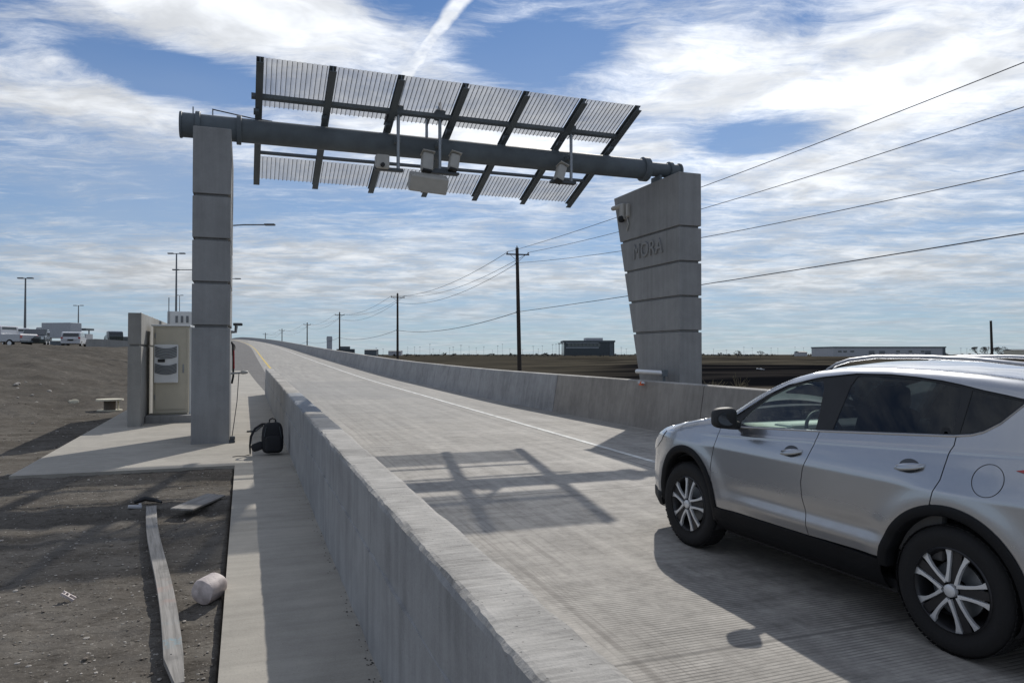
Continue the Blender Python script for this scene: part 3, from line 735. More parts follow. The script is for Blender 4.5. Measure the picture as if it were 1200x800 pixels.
# things on the columns
cc = empty('security_camera', (9.1, 17.05, 5.2), 'cluster of small security cameras on the far edge of the right column', 'camera')
def X9(u, v, X=9.10):
    x = (u-600)/F; z = (HZ-v)/F; rx_, ry_ = x*cos(TH)+sin(TH), cos(TH)-x*sin(TH); t = X/rx_; return Vector((X, ry_*t, H+z*t))
p = X9(731, 240); q = X9(719, 244, 9.0)
b = MB(); b.tube([p, q], .06, 12); lk(b.build('camera_tube', M['unit']), cc)
b = MB(); b.tube([q+(q-p).normalized()*.005, q+(q-p).normalized()*.03], .05, 12); lk(b.build('lens', M['black']), cc)
p = X9(731, 248); b = MB(); b.box(p+Vector((0.0, 0, 0)), (.14, .22, .42), None, 0, .03); b.box(p+Vector((.0, -.25, .0)), (.1, .12, .34), None, 0, .03); lk(b.build('junction_box', M['unit']), cc)
p = X9(728.5, 256, 9.03); b = MB(); b.lathe([(0, -.10), (.06, -.085), (.085, -.04), (.09, .02), (.07, .06), (0, .08)], p, 18); lk(b.build('dome_camera', M['black']), cc)
b = MB(); b.tube([X9(734, 251), X9(737, 262), X9(735, 270)], .02, 8); lk(b.build('conduit', M['unit']), cc)
lb = empty('light_bar', X9(760, 438, 9.0), 'pale horizontal light bar on a thin post at the foot of the right column', 'light bar')
pa, pb = X9(746.5, 435, 8.85), X9(778, 437, 8.85); b = MB(); b.tube([pa, pb], .055, 12); lk(b.build('bar', M['alloy']), lb)
b = MB(); b.tube([pb, (pb.x, pb.y, rz(15)+.9)], .03, 8); b.box(pb+Vector((0, -.03, 0)), (.1, .1, .14)); lk(b.build('post', M['steel']), lb)
wl = empty('warning_light', (8.35, 17.0, 1.25), 'small orange and white warning light resting on top of the far barrier', 'warning light')
pw = X9(751.5, 449, 8.15)
b = MB(); b.lathe([(0, -.04), (.06, -.04), (.06, -.015), (.045, .0), (0, .0)], pw, 18); lk(b.build('base', M['amber']), wl)
for sx in (-.075, .075):
    b = MB(); b.lathe([(0, 0), (.045, 0), (.04, .03), (.02, .045), (0, .05)], pw+Vector((0, sx, 0)), 14); lk(b.build('lens', M['white']), wl)
b = MB(); b.lathe([(0, .0), (.025, .0), (.025, .04), (0, .045)], pw, 14); lk(b.build('cap', M['amber']), wl)
# left column fittings on the road side
fl = empty('flood_light', (-.2, 16.0, 2.3), 'small dark flood light on a stub arm on the left column', 'flood light')
b = MB(); b.box((-.12, 15.6, 2.37), (.18, .24, .05), None, 0, .02); lk(b.build('head', M['unit_d']), fl)
b = MB(); b.tube([(-.24, 15.6, 2.22), (-.16, 15.6, 2.22), (-.15, 15.6, 2.34)], .03, 8); lk(b.build('arm', M['steel2']), fl)
hs = empty('hose', (-.2, 15.0, 1.6), 'black hose with a red sleeve hanging on the left column', 'hose')
b = MB(); b.tube([(-.235, 15.2, 2.02), (-.205, 15.2, 1.96), (-.195, 15.2, 1.7), (-.195, 15.2, 1.35), (-.22, 15.2, 1.22)], .02, 10); lk(b.build('tube', M['black']), hs)
b = MB(); b.tube([(-.185, 15.18, 1.86), (-.18, 15.18, 1.5)], .012, 8); lk(b.build('sleeve', M['red']), hs)
sa = empty('sensor_arm', (-.24, 14.9, 1.45), 'small grey sensor on an arm sticking out of the left column', 'sensor')
b = MB(); b.tube([(-.24, 14.9, 1.42), (-.06, 14.9, 1.43)], .018, 8); lk(b.build('arm', M['steel2']), sa)
b = MB(); b.lathe([(0, -.06), (.03, -.06), (.04, -.02), (.03, .04), (.015, .07), (0, .07)], (0.0, 14.9, 1.44), 14, 'x'); lk(b.build('head', M['unit']), sa)
b = MB(); b.tube([(-.09, 14.85, 1.42), (-.12, 14.7, .9), (-.17, 14.5, .5), (-.2, 14.35, .27)], .008, 6); lk(b.build('cable', M['wire']), sa)
jb = tag(MB().box((-.19, 14.33, .27), (.09, .1, .06), None, 0, .01).box((-.2, 14.30, .215), (.11, .1, .05), None, 0, .01).build('junction_box', M['unit_d']), 'tiny dark junction box at the foot of the left column', 'junction box')

# ------------------------------------------------------------------ equipment enclosure at left
ew = empty('concrete_wall', (-2.2, 17.65, .2), 'grey concrete screen wall left of the equipment cabinet', 'wall')
b = MB(); g1_ = 1.97
b.bb(-2.34, -2.08, 17.65, 23.3, .05, g1_-.02); b.bb(-2.34, -2.08, 17.65, 23.3, g1_+.02, 2.67); b.bb(-2.31, -2.11, 17.69, 23.26, g1_-.021, g1_+.021)
lk(b.build('wall_panel', M['wall'], bevel=.012), ew)
pl = tag(MB().bb(-2.07, -.9, 18.3, 19.8, .05, .40).build('concrete_plinth', M['column'], bevel=.015), 'low grey concrete plinth under the equipment cabinet', 'plinth')
cb_ = empty('equipment_cabinet', (-1.58, 18.95, .40), 'tall beige equipment cabinet with a louvred white air conditioner on its door', 'cabinet')
b = MB(); b.bb(-1.95, -1.21, 18.62, 19.4, .43, 2.42, 0, .012); b.bb(-1.93, -1.23, 18.66, 19.36, .402, .43); lk(b.build('body', M['cab']), cb_)
b = MB(); b.bb(-1.90, -1.26, 18.600, 18.618, .52, 2.36, 0, .006); door = lk(b.build('door', M['cab']), cb_)
b = MB(); b.bb(-1.99, -1.17, 18.58, 19.44, 2.421, 2.46, 0, .01); lk(b.build('roof', M['cab_w']), cb_)
b = MB(); b.bb(-1.92, -1.42, 18.50, 18.599, 1.13, 2.00, 0, .02); ac = b.build('air_conditioner', M['cab_w']); ac.parent = door
for z0, z1 in ((1.72, 1.97), (1.36, 1.58)):
    b = MB()
    for i in range(7):
        z = z0+(z1-z0)*(i+.5)/7
        pts = []
        for k in range(9):
            x = -1.895+.45*k/8; pts.append((x, 18.49, z-.05*(1-((k-4)/4)**2)))
        b.tube(pts, .0125, 6)
    o = b.build('louver', M['louver']); o.parent = ac
b = MB(); b.bb(-1.84, -1.69, 18.485, 18.499, 1.60, 1.67, 0, .004); o = b.build('badge', M['black']); o.parent = ac
b = MB(); b.bb(-1.33, -1.30, 18.57, 18.60, 1.35, 1.55, 0, .006); o = b.build('handle', M['steel2']); o.parent = door
for hz_ in (.75, 1.45, 2.15):
    b = MB(); b.tube([(-1.905, 18.605, hz_), (-1.905, 18.605, hz_+.11)], .014, 8); o = b.build('hinge', M['steel2']); o.parent = door
b = MB(); b.bb(-1.20, -1.12, 18.7, 18.78, .40, 2.42, 0, .01); lk(b.build('conduit', M['cab_w']), cb_)
ub = empty('utility_box', (-1.7, 22, 2.3), 'pale utility box with three slots and a thin antenna behind the cabinet', 'utility box')
b = MB(); b.bb(-1.92, -1.28, 21.5, 22.0, .2, 2.92, 0, .01); lk(b.build('body', M['cab_w']), ub)
for k in range(3):
    b = MB(); b.bb(-1.72+.13*k, -1.66+.13*k, 21.482, 21.498, 2.62, 2.80); lk(b.build('slot', M['louver']), ub)
b = MB(); b.tube([(-1.88, 21.48, 2.6), (-1.88, 21.48, 3.28)], .014, 6); lk(b.build('antenna', M['steel2']), ub)
# little fittings along the wall top
for k in range(4):
    y = 18.6+k*1.1
    tag(MB().lathe([(0, 0), (.05, 0), (.04, .02), (.02, .05), (0, .055)], (-2.2, y, 2.67), 10).build('wall_cap', M['steel2']), 'small metal cap on top of the concrete screen wall', 'cap', 'metal caps on the screen wall')

# ------------------------------------------------------------------ utility poles and wires
HP = 10.0
pole_px = [(609, 69.4), (466, 122.1), (398, 177), (360, 234), (330.5, 292), (311, 347)]
def polepos(i): p_ = at(pole_px[i][0], 415, pole_px[i][1]); return (p_.x, p_.y)
ppos = [polepos(i) for i in range(6)]
dv = Vector((ppos[1][0]-ppos[0][0], ppos[1][1]-ppos[0][1])); pang = atan2(dv.y, dv.x)-pi/2
plabels = ['tallest dark wooden utility pole right of the gantry middle', 'second wooden utility pole from the right, behind the far barrier', 'third utility pole from the right, above the far barrier',
           'fourth utility pole from the right, small above the ramp', 'fifth utility pole from the right, tiny above the ramp crest', 'leftmost and smallest utility pole above the ramp crest']
up = None
def make_pole():
    e = empty('utility_pole', (0, 0, 0), 'x', 'utility pole', 'utility poles in a row along the road')
    b = MB(); b.tube([(0, 0, -.6), (0, 0, 5), (0, 0, 12.2)], [.21, .185, .15], 14); b.build('pole', M['wood'], e)
    b = MB(); b.box((0, -.17, 11.55), (2.3, .10, .12), None, 0, .01); ca = b.build('crossarm', M['wood'], e)
    b = MB()
    for s_ in (-1, 1): b.tube([(s_*.75, -.19, 11.5), (0, -.19, 10.85)], .02, 6)
    o = b.build('brace', M['steel2'], ca)
    for x in (-1.05, 1.05):
        b = MB(); b.lathe([(0, 0), (.05, 0), (.03, .06), (.07, .08), (.04, .14), (.06, .17), (0, .22)], (x, -.17, 11.61), 10); b.build('insulator', M['ins'], e)
    b = MB(); b.lathe([(0, 0), (.05, 0), (.03, .06), (.07, .08), (.04, .14), (.06, .17), (0, .22)], (0, 0, 12.2), 10); b.build('insulator', M['ins'], e)
    b = MB(); b.box((-.2, 0, 10.7), (.08, .08, .12)); b.box((-.2, 0, 6.15), (.1, .1, .16)); b.build('wire_clamp', M['steel2'], e)
    return e
for i, (x, y) in enumerate(ppos):
    if up is None: up = make_pole(); e = up
    else: e = copy_tree(up)
    e.location = (x, y, -.42 if i == 0 else -.4); e.rotation_euler = (radians(-.4) if i == 0 else 0, radians(-1.1) if i == 0 else radians(-.2), pang)
    e['label'] = plabels[i]
P0 = Vector((ppos[0][0], ppos[0][1]))-dv
rtv = Vector((dv.y, -dv.x)).normalized()       # to the right of the line, seen from near
def wire_pts(off, zq, A, B, n=24):
    out = []
    for k in range(n+1):
        t = k/n; q = A.lerp(B, t)+rtv*off
        out.append((q.x, q.y, zq(t)))
    return out
specs = [(-1.05, lambda t: 11.42-1.9*t+2.0*t*t-.05, 'upper left'), (1.05, lambda t: 11.42-3.3*t+2.6*t*t, 'upper right'),
         (-.2, lambda t: 10.35-5.2*t+2.75*t*t, 'third'), (-.2, lambda t: 5.75-.3*t+.45*t*t, 'lowest')]
wl_ = ['topmost power line running from the tall pole off the top right', 'second power line down from the tall pole to the right edge',
       'third power line down, sagging from the tall pole to the right edge', 'lowest thick cable running from the tall pole to the right edge']
for k, (off_, zq, nm) in enumerate(specs):
    A = Vector(ppos[0])
    b = MB(); b.tube(wire_pts(off_, zq, A, P0), .017 if k < 3 else .023, 6, cap=True)
    tops = [11.42, 11.42, 10.35, 5.75]; sag = [1.3, 1.3, 1.5, .9][k]
    for i in range(5):
        B_ = Vector(ppos[i+1]); z0 = tops[k]
        b.tube(wire_pts(off_, lambda t: z0-4*sag*t*(1-t), Vector(ppos[i]), B_, 14), .022 if k < 3 else .032, 5)
    tag(b.build('power_line', M['wire']), wl_[k], 'power line', 'power lines strung along the utility poles')

# ------------------------------------------------------------------ lamps on tall poles at left
def gz(x, y): return ground(x, y)
def tpole(u, v, D, label, span=2.2, r=.14):
    q = at(u, v, D); z0 = gz(q.x, q.y)-.3
    e = empty('street_lamp', (q.x, q.y, z0), label, 'street lamp', 'tall highway lamps at left')
    b = MB(); b.tube([(0, 0, 0), (0, 0, q.z-z0)], [r*1.2, r*.6], 10); b.build('pole', M['pole_steel'], e)
    hh = q.z-z0
    b = MB(); b.tube([(-span/2*cos(TH), span/2*sin(TH), hh), (span/2*cos(TH), -span/2*sin(TH), hh)], .05, 8); b.build('arm', M['pole_steel'], e)
    for s_ in (-1, 1):
        b = MB(); b.box((s_*span/2*cos(TH), -s_*span/2*sin(TH), hh+.03), (.75, .35, .16), Matrix.Rotation(-TH, 3, 'Z'), 0, .05); b.build('lamp_head', M['pole_steel'], e)
    return e
tpole(29, 326, 92, 'far left tall twin-headed highway lamp above the parked pickups', 1.2)
tpole(91.5, 358, 170, 'small distant twin-headed highway lamp above the box trailer', 1.6, .16)
tpole(206, 297, 95, 'tall twin-headed lamp just left of the left gantry column', 1.5)
tpole(210, 346, 190, 'short distant lamp just right of the tall twin lamp beside the left column', 1.2, .12)
def armlamp(upole, v, utip, D, label, rise=0.0):
    a = at(upole, v, D); t = at(utip, v, D); z0 = gz(a.x, a.y)-.3
    e = empty('street_lamp', (a.x, a.y, z0), label, 'street lamp', 'tall highway lamps at left')
    hh = a.z-z0; dx_, dy_ = t.x-a.x, t.y-a.y
    b = MB(); b.tube([(0, 0, 0), (0, 0, hh-.2)], [.16, .09], 10); b.build('pole', M['pole_steel'], e)
    b = MB(); b.tube([(0, 0, hh-.5), (dx_*.15, dy_*.15, hh-.1), (dx_*.5, dy_*.5, hh), (dx_*.85, dy_*.85, hh)], .05, 8); b.build('arm', M['pole_steel'], e)
    b = MB(); b.box((dx_*.92, dy_*.92, hh+.01), (.8, .32, .14), Matrix.Rotation(-TH, 3, 'Z'), 0, .05); b.build('lamp_head', M['pole_steel'], e)
armlamp(250, 263, 321, 55, 'lamp arm reaching out to the right of the left column, upper one')
armlamp(258, 326.5, 280, 100, 'lamp arm reaching out to the right of the left column, small lower one')
armlamp(245, 316, 202, 85, 'lamp arm reaching left from behind the left column')

# ------------------------------------------------------------------ distant vehicles
def simple_vehicle(name, prof, width, wheels, label, cat, mat, glassband, rear=None, group=None):
    """side profile (x forward, z up); origin on the ground at its centre"""
    e = empty(name, (0, 0, 0), label, cat, group)
    b = MB(); b.prism([(x, z) for x, z in prof], 'y', -width/2, width/2)
    bo = b.build('body', mat, e, bevel=.07)
    for s_ in (-1, 1):
        for gb in glassband:
            b = MB(); b.prism(gb, 'y', s_*(width/2-.02), s_*(width/2+.006)); b.build('side_window', M['dkglass'], e)
        for wx in wheels:
            b = MB(); b.lathe([(0, -.11), (.2, -.11), (.33, -.11), (.36, -.07), (.36, .07), (.33, .11), (.2, .11), (0, .11)], (wx, s_*(width/2-.08), .36), 20, 'y', 0); wh = b.build('wheel', M['rubber'], e)
            b = MB(); b.lathe([(0, .115*s_), (.20, .115*s_), (.21, .10*s_)], (wx, s_*(width/2-.08), .36), 16, 'y'); b.build('rim', M['alloy'], wh)
    return e
suvp = [(-2.2, .35), (-2.25, .9), (-2.1, 1.12), (-1.85, 1.62), (-1.3, 1.72), (.2, 1.70), (1.0, 1.12), (2.1, .98), (2.28, .7), (2.25, .35)]
suvg = [[(-1.85, 1.15), (-1.7, 1.58), (-.8, 1.62), (-.8, 1.15)], [(-.7, 1.15), (-.7, 1.62), (.15, 1.6), (.8, 1.15)]]
pkp = [(-2.7, .5), (-2.75, 1.05), (-2.72, 1.18), (-.85, 1.18), (-.8, 1.85), (-.4, 1.93), (.55, 1.93), (1.15, 1.28), (2.55, 1.15), (2.75, .95), (2.7, .45)]
pkg = [[(-.7, 1.3), (-.7, 1.8), (-.05, 1.84), (-.05, 1.3)], [(.03, 1.3), (.03, 1.84), (.5, 1.82), (.95, 1.3)]]
def screens(e, x_r, z0, z1, x_f, zf0, zf1, w_, lean_r=.15, lean_f=.6):
    b = MB(); b.add([(x_r-.012, -w_, z0), (x_r-.012, w_, z0), (x_r+lean_r-.012, w_*.92, z1), (x_r+lean_r-.012, -w_*.92, z1)], [[0, 1, 2, 3]]); b.build('rear_window', M['dkglass'], e)
    b = MB(); b.add([(x_f+.02, -w_, zf0), (x_f+.02, w_, zf0), (x_f-lean_f+.02, w_*.92, zf1), (x_f-lean_f+.02, -w_*.92, zf1)], [[0, 1, 2, 3]]); b.build('windscreen', M['dkglass'], e)
def place(e, u, D, heading, dz=0.0):
    q = at(u, 403, D); e.location = (q.x, q.y, gz(q.x, q.y)+dz); e.rotation_euler = (0, 0, heading)
viewang = pi/2-TH     # direction pointing away from the camera
def lights(e, x, w_, z, mat, nm):
    for s_ in (-1, 1):
        b = MB(); b.box((x, s_*w_, z), (.05, .22, .24), None, 0, .015); b.build(nm, M[mat], e)
grp = 'vehicles parked on the embankment'
v1 = simple_vehicle('pickup_truck', pkp, 2.0, (-1.75, 1.75), 'large white crew-cab pickup at the far left edge on the embankment', 'pickup truck', M['white'], pkg, group=grp)
screens(v1, -.82, 1.3, 1.8, 1.15, 1.3, 1.85, .82, .02, .58); lights(v1, -2.76, .9, .95, 'red', 'tail_light'); v1.scale = (1.05, 1.05, 1.05)
b = MB(); b.bb(-2.8, -2.72, -.95, .95, .45, .62, 0, .02); b.build('bumper', M['steel'], v1)
place(v1, 1, 68, viewang+radians(34+48))
v2 = simple_vehicle('pickup_truck', pkp, 2.0, (-1.75, 1.75), 'white pickup seen from behind between the larger pickup and the dark car', 'pickup truck', M['white'], pkg, group=grp)
screens(v2, -.82, 1.3, 1.8, 1.15, 1.3, 1.85, .82, .02, .58); lights(v2, -2.76, .9, .95, 'red', 'tail_light')
b = MB(); b.bb(-2.8, -2.72, -.95, .95, .45, .62, 0, .02); b.build('bumper', M['steel'], v2)
place(v2, 20, 76, viewang+radians(33+8), .0)
v3 = simple_vehicle('suv', suvp, 1.9, (-1.4, 1.4), 'dark green car facing the camera beside the white pickups', 'car', M['dkpaint'], suvg, group=grp)
screens(v3, -2.06, 1.15, 1.58, .98, 1.15, 1.66, .8, .2, .72); lights(v3, 2.24, .72, .82, 'lamp', 'headlight')
b = MB(); b.bb(2.2, 2.31, -.5, .5, .5, .78, 0, .02); b.build('grille', M['black'], v3)
place(v3, 42, 70, viewang+pi+radians(33-6), .0)
v4 = simple_vehicle('suv', suvp, 1.9, (-1.4, 1.4), 'white SUV seen from behind, right of the pale box truck', 'SUV', M['white'], suvg, group=grp)
screens(v4, -2.09, 1.18, 1.56, .98, 1.15, 1.66, .8, .2, .72); lights(v4, -2.2, .85, 1.0, 'red', 'tail_light')
b = MB(); b.bb(-2.33, -2.2, -.9, .9, .4, .6, 0, .03); b.build('bumper', M['white'], v4)
b = MB(); b.bb(-2.29, -2.24, -.28, .28, .72, .88); b.build('number_plate', M['black'], v4)
place(v4, 87, 84, viewang+radians(30-9), .0)
v5 = empty('box_truck', (0, 0, 0), 'pale grey box truck body behind the white SUV', 'truck', grp)
b = MB(); b.bb(-2.6, 2.6, -1.2, 1.2, .9, 3.3, 0, .05); b.build('cargo_box', M['trailer'], v5)
b = MB(); b.prism([(2.7, .5), (2.7, 2.6), (3.6, 2.6), (4.1, 1.6), (4.7, 1.4), (4.7, .5)], 'y', -1.1, 1.1); b.build('cab', M['white'], v5, bevel=.05)
for wx in (-1.6, 3.6):
    for s_ in (-1, 1): b = MB(); b.lathe([(0, -.15), (.4, -.15), (.45, -.1), (.45, .1), (.4, .15), (0, .15)], (wx, s_*1.0, .45), 18, 'y'); b.build('wheel', M['rubber'], v5)
place(v5, 72, 118, viewang+radians(80), .2)
v6 = simple_vehicle('suv', suvp, 1.9, (-1.4, 1.4), 'dark SUV on the highway behind the pale concrete barrier', 'SUV', M['dkpaint'], suvg, group=grp)
screens(v6, -2.09, 1.18, 1.56, .98, 1.15, 1.66, .8, .2, .72)
place(v6, 133, 112, viewang+radians(28+10), .5)
v7 = simple_vehicle('suv', suvp, 1.9, (-1.4, 1.4), 'dark low car on the highway right of the dark SUV', 'car', M['dkpaint'], suvg, group=grp); v7.scale = (1, 1, .8)
place(v7, 145, 135, viewang+radians(30), .1)
# signage/roof behind
cnp = at(96, 386, 150); e = empty('canopy', (cnp.x, cnp.y, gz(cnp.x, cnp.y)), 'small flat dark roofed canopy beyond the white SUV', 'canopy'); e.rotation_euler = (0, 0, -TH)
b = MB(); b.bb(-1.6, 1.6, -1.5, 1.5, cnp.z-e.location.z-.2, cnp.z-e.location.z+.2); b.build('roof', M['steel'], e)
for sx in (-1.4, 1.4): b = MB(); b.bb(sx-.08, sx+.08, -.1, .1, 0, cnp.z-e.location.z-.2); b.build('post', M['pole_steel'], e)
b = MB(); b.bb(-1.5, 1.5, -1.2, 1.2, 0, cnp.z-e.location.z-.9); b.build('booth', M['bwhite'], e)
# pale highway barrier and dark mesh barrier
def low_barrier(u0, u1, D0, D1, h0, h1, mat, name, label, dz=0.0):
    a, c = at(u0, 403, D0), at(u1, 403, D1); e = None
    b = MB(); n = 14; vs = []
    dirv = Vector((c.x-a.x, c.y-a.y)).normalized(); nr = Vector((-dirv.y, dirv.x))
    za, zc = gz(a.x, a.y), gz(c.x, c.y)
    for k in range(n+1):
        t = k/n; x, y = a.x+(c.x-a.x)*t, a.y+(c.y-a.y)*t; z = za+(zc-za)*t+dz; hh = h0+(h1-h0)*t
        if t == 0: hh *= .9
        vs += [(x-nr.x*.3, y-nr.y*.3, z-.8), (x-nr.x*.09, y-nr.y*.09, z+hh), (x+nr.x*.09, y+nr.y*.09, z+hh), (x+nr.x*.3, y+nr.y*.3, z-.8)]
    fs = []
    for k in range(n):
        for i in range(3): fs.append([k*4+i, k*4+i+1, (k+1)*4+i+1, (k+1)*4+i])
    fs += [[0, 1, 2, 3], [n*4, n*4+1, n*4+2, n*4+3]]
    b.add(vs, fs); return tag(b.build(name, mat), label, 'barrier')
low_barrier(101, 235, 82, 90, 1.05, 1.0, M['wall'], 'concrete_barrier', 'pale concrete highway barrier at the top of the dirt embankment', .0)
low_barrier(56, 79, 84, 84, .65, .65, M['steel'], 'mesh_barrier', 'low dark barrier between the dark car and the white SUV', 0)

# ------------------------------------------------------------------ far buildings, posts, trees
def building(u0, u1, vtop, vbot, D, dep, name):
    a = at(u0, vbot, D); c = at(u1, vbot, D); t = at(u0, vtop, D)
    wdt = (Vector((c.x, c.y))-Vector((a.x, a.y))).length; ctr = (a+c)/2
    e = empty(name, (ctr.x, ctr.y, a.z-1.0), '', 'building'); e.rotation_euler = (0, 0, -TH)
    return e, wdt, t.z-a.z+1.0
e, wd, hh = building(661, 720, 399.5, 414, 380, 20, 'office_building'); e['label'] = 'dark two storey office building with a flat roof beyond the field'
b = MB(); b.bb(-wd/2, wd/2, 0, 20, 0, hh-.6); b.build('wall', M['bglass'], e)
b = MB(); b.bb(-wd/2-.5, wd/2+.4, -.5, 20.5, hh-.6, hh+.3); b.build('roof', M['steel'], e)
b = MB(); b.bb(-wd/2+1, wd/2-8, -.15, -.02, hh*.50, hh*.58); b.bb(-wd/2+1, wd/2-8, -.15, -.02, hh*.85, hh*.9); b.build('spandrel', M['steel2'], e)
for k in range(9): b = MB(); b.bb(-wd/2+2.0+k*1.9, -wd/2+3.4+k*1.9, -.12, -.02, hh*.62, hh*.82); b.build('window', M['dkglass'], e)
b = MB(); b.bb(-1.5, 7.5, 4, 14, hh+.3, hh+1.7); b.build('penthouse', M['bwhite'], e)
b = MB(); b.bb(wd/2-2.5, wd/2-.6, -.3, -.02, 0, hh-.8); b.build('stair_panel', M['steel'], e)
b = MB(); b.bb(-wd/2-2.8, -wd/2-.4, 1, 6, hh-1.4, hh-1.0); b.bb(-wd/2-2.6, -wd/2-2.3, 1, 1.3, 0, hh-1.4); b.build('porch', M['steel'], e)
e, wd, hh = building(976, 1108, 406.5, 415.5, 420, 30, 'warehouse'); e['label'] = 'long low pale warehouse with a dark roof edge above the silver car roof'
b = MB(); b.bb(-wd/2, wd/2, 0, 30, 0, hh-.4); b.build('wall', M['bwhite'], e)
b = MB(); b.bb(-wd/2-.3, wd/2+.3, -.3, 30.3, hh-.4, hh+.25); b.build('roof', M['steel'], e)
b = MB(); b.bb(wd/2-1.6, wd/2-.2, -.2, -.02, 0, hh-.5); b.build('corner_panel', M['steel'], e)
for k, x in enumerate((-28, -25, -21, 5, 12, 19)): b = MB(); b.bb(x-1.0, x+1.0, -.1, -.02, hh*.45, hh*.62); b.build('window', M['dkglass'], e)
for k, (x, zf) in enumerate(((-10, .6), (-4, .6), (22, .6))): b = MB(); b.bb(x-1.6, x+1.6, -.1, -.02, 0, hh*zf); b.build('dock_door', M['louver'], e)
for (u0, u1, vt, D, mt, nm, lab) in ((427, 441, 409.5, 500, 'steel', 'shed', 'dark low shed just behind the far barrier near the third utility pole'),
                                     (455, 470, 411, 600, 'bwhite', 'shed', 'pale low shed behind the second utility pole'),
                                     (1186, 1215, 409.5, 450, 'spool', 'shed', 'low tan building at the right edge of the horizon'),
                                     (937, 946, 411.8, 420, 'bwhite', 'shed', 'tiny pale shed on the horizon left of the long warehouse')):
    e, wd, hh = building(u0, u1, vt, 415, D, 8, nm); e['label'] = lab
    b = MB(); b.bb(-wd/2, wd/2, 0, 8, 0, hh-.4); b.build('wall', M[mt], e); b = MB(); b.prism([(-.4, hh-.4), (8.4, hh-.4), (4, hh+.3)], 'x', -wd/2-.2, wd/2+.2); b.build('roof', M['steel'], e)
# green topped pillar near third pole
q = at(386, 414, 260); tag(MB().bb(-.9, .9, -.5, .5, 0, 8.5, 0, .1).bb(-.95, .95, -.55, .55, 7.0, 8.0).build('sign_pylon', M['trailer'], loc=(q.x, q.y, -.4)), 'pale upright sign pylon between the second and third utility poles', 'sign')
q = at(405, 412, 200); e = empty('rooftop_unit', (q.x, q.y, -.4), 'dark boxy plant building right of the pale pylon above the far barrier', 'building')
b = MB(); b.bb(-2.2, 2.2, -2, 2, 0, 3.6); b.build('wall', M['bglass'], e); b = MB(); b.bb(-1.6, 1.0, -1.5, 1.5, 3.6, 4.3); b.build('roof', M['steel'], e)
random.seed(11)
post = None
spots = [(u+random.uniform(-3, 3), random.uniform(402.5, 410), random.uniform(620, 1000)) for u in range(478, 662, 8)]
spots += [(u+random.uniform(-6, 6), random.uniform(406, 411), random.uniform(620, 1000)) for u in range(840, 975, 15)]+[(u, random.uniform(406.5, 410), 700) for u in (728, 734, 441, 449, 1126, 1133)]
for i, (u, v, D) in enumerate(spots):
    q = at(u, v, D)
    if post is None:
        post = empty('lamp_post', (0, 0, 0), 'tiny distant lamp post on the horizon of the field', 'lamp post', 'tiny lamp posts along the horizon')
        b = MB(); b.tube([(0, 0, 0), (0, 0, 1)], .10, 5); b.build('pole', M['pole_far'], post)
        b = MB(); b.bb(-.9, .9, -.1, .1, .97, 1.0); b.build('lamp_head', M['pole_far'], post); e = post
    else: e = copy_tree(post)
    e.location = (q.x, q.y, -.3); e.scale = (1, 1, q.z+.3); e.rotation_euler = (0, 0, random.uniform(-.6, .3))
q = at(1161.5, 376, 120); e = empty('utility_pole', (q.x, q.y, -.4), 'bare leaning post standing among bare trees at the far right', 'post')
b = MB(); b.tube([(.25, 0, 0), (0, 0, q.z+.4)], [.22, .17], 10); b.build('pole', M['wood'], e); b = MB(); b.lathe([(.18, 0), (.19, .1), (0, .14)], (0, 0, q.z+.35), 10); b.build('cap', M['steel2'], e)
rnd = random.Random(4); b = MB()
for i in range(420):
    u = rnd.uniform(430, 1260); D = rnd.uniform(560, 1000); q = at(u, 414, D); hgt = rnd.uniform(.8, 2.6)*(1.5 if rnd.random() < .12 else 1); wd = rnd.uniform(1.5, 7)
    for k in range(7):
        cx_, cz_ = q.x+rnd.uniform(-wd, wd)*.5, rnd.uniform(.2, .8)*hgt; r = rnd.uniform(.3, .7)*hgt
        vs = [(cx_+rnd.uniform(-r, r), q.y+rnd.uniform(-r, r), cz_+rnd.uniform(-r, r)*.6) for _ in range(9)]
        b.add(vs, [[0, 1, 2], [3, 4, 5], [6, 7, 8]])
o = b.build('distant_brush', M['brush'], recalc=False); tag(o, 'thin grey winter brush along the far edge of the field', 'brush', kind='stuff')
# bare trees
def bare_tree(u, vtop, D, label, seed):
    rnd = random.Random(seed); q = at(u, vtop, D); base = Vector((q.x, q.y, -.4)); hh = q.z+.4
    e = empty('bare_tree', base, label, 'tree', 'bare trees on the horizon at right')
    b = MB(); b.tube([(0, 0, 0), (.05, 0, hh*.25), (0, .05, hh*.42)], [.22, .16, .12], 8); b.build('trunk', M['bark'], e)
    b = MB()
    def br(p, dr, L, r, dep):
        q_ = p+dr*L; b.tube([p, (p+q_)/2+Vector((rnd.uniform(-.05, .05), 0, .04))*L, q_], [r, r*.8, r*.55], 4, cap=False)
        if dep < 4:
            for _ in range(3 if dep < 3 else 4):
                d2 = (dr+Vector((rnd.uniform(-.9, .9), rnd.uniform(-.9, .9), rnd.uniform(-.1, .6)))).normalized()
                br(q_, d2, L*.66, max(.02, r*.55), dep+1)
    for _ in range(7):
        d0 = Vector((rnd.uniform(-1, 1), rnd.uniform(-1, 1), rnd.uniform(.4, 1.1))).normalized(); br(Vector((0, 0, hh*.28)), d0, hh*.27, .09, 0)
    b.build('crown', M['bark'], e)
bare_tree(1148, 403.5, 260, 'bare tree left of the leaning post on the right horizon', 1)
bare_tree(1158, 404, 270, 'bare tree directly behind the leaning post', 5)
bare_tree(1172, 404.5, 260, 'bare tree right of the leaning post on the right horizon', 3)
bare_tree(864, 410, 480, 'tiny round bare tree on the horizon right of the gantry column', 8)
bare_tree(891, 410.3, 480, 'tiny bare tree on the horizon left of the car roof rail', 9)

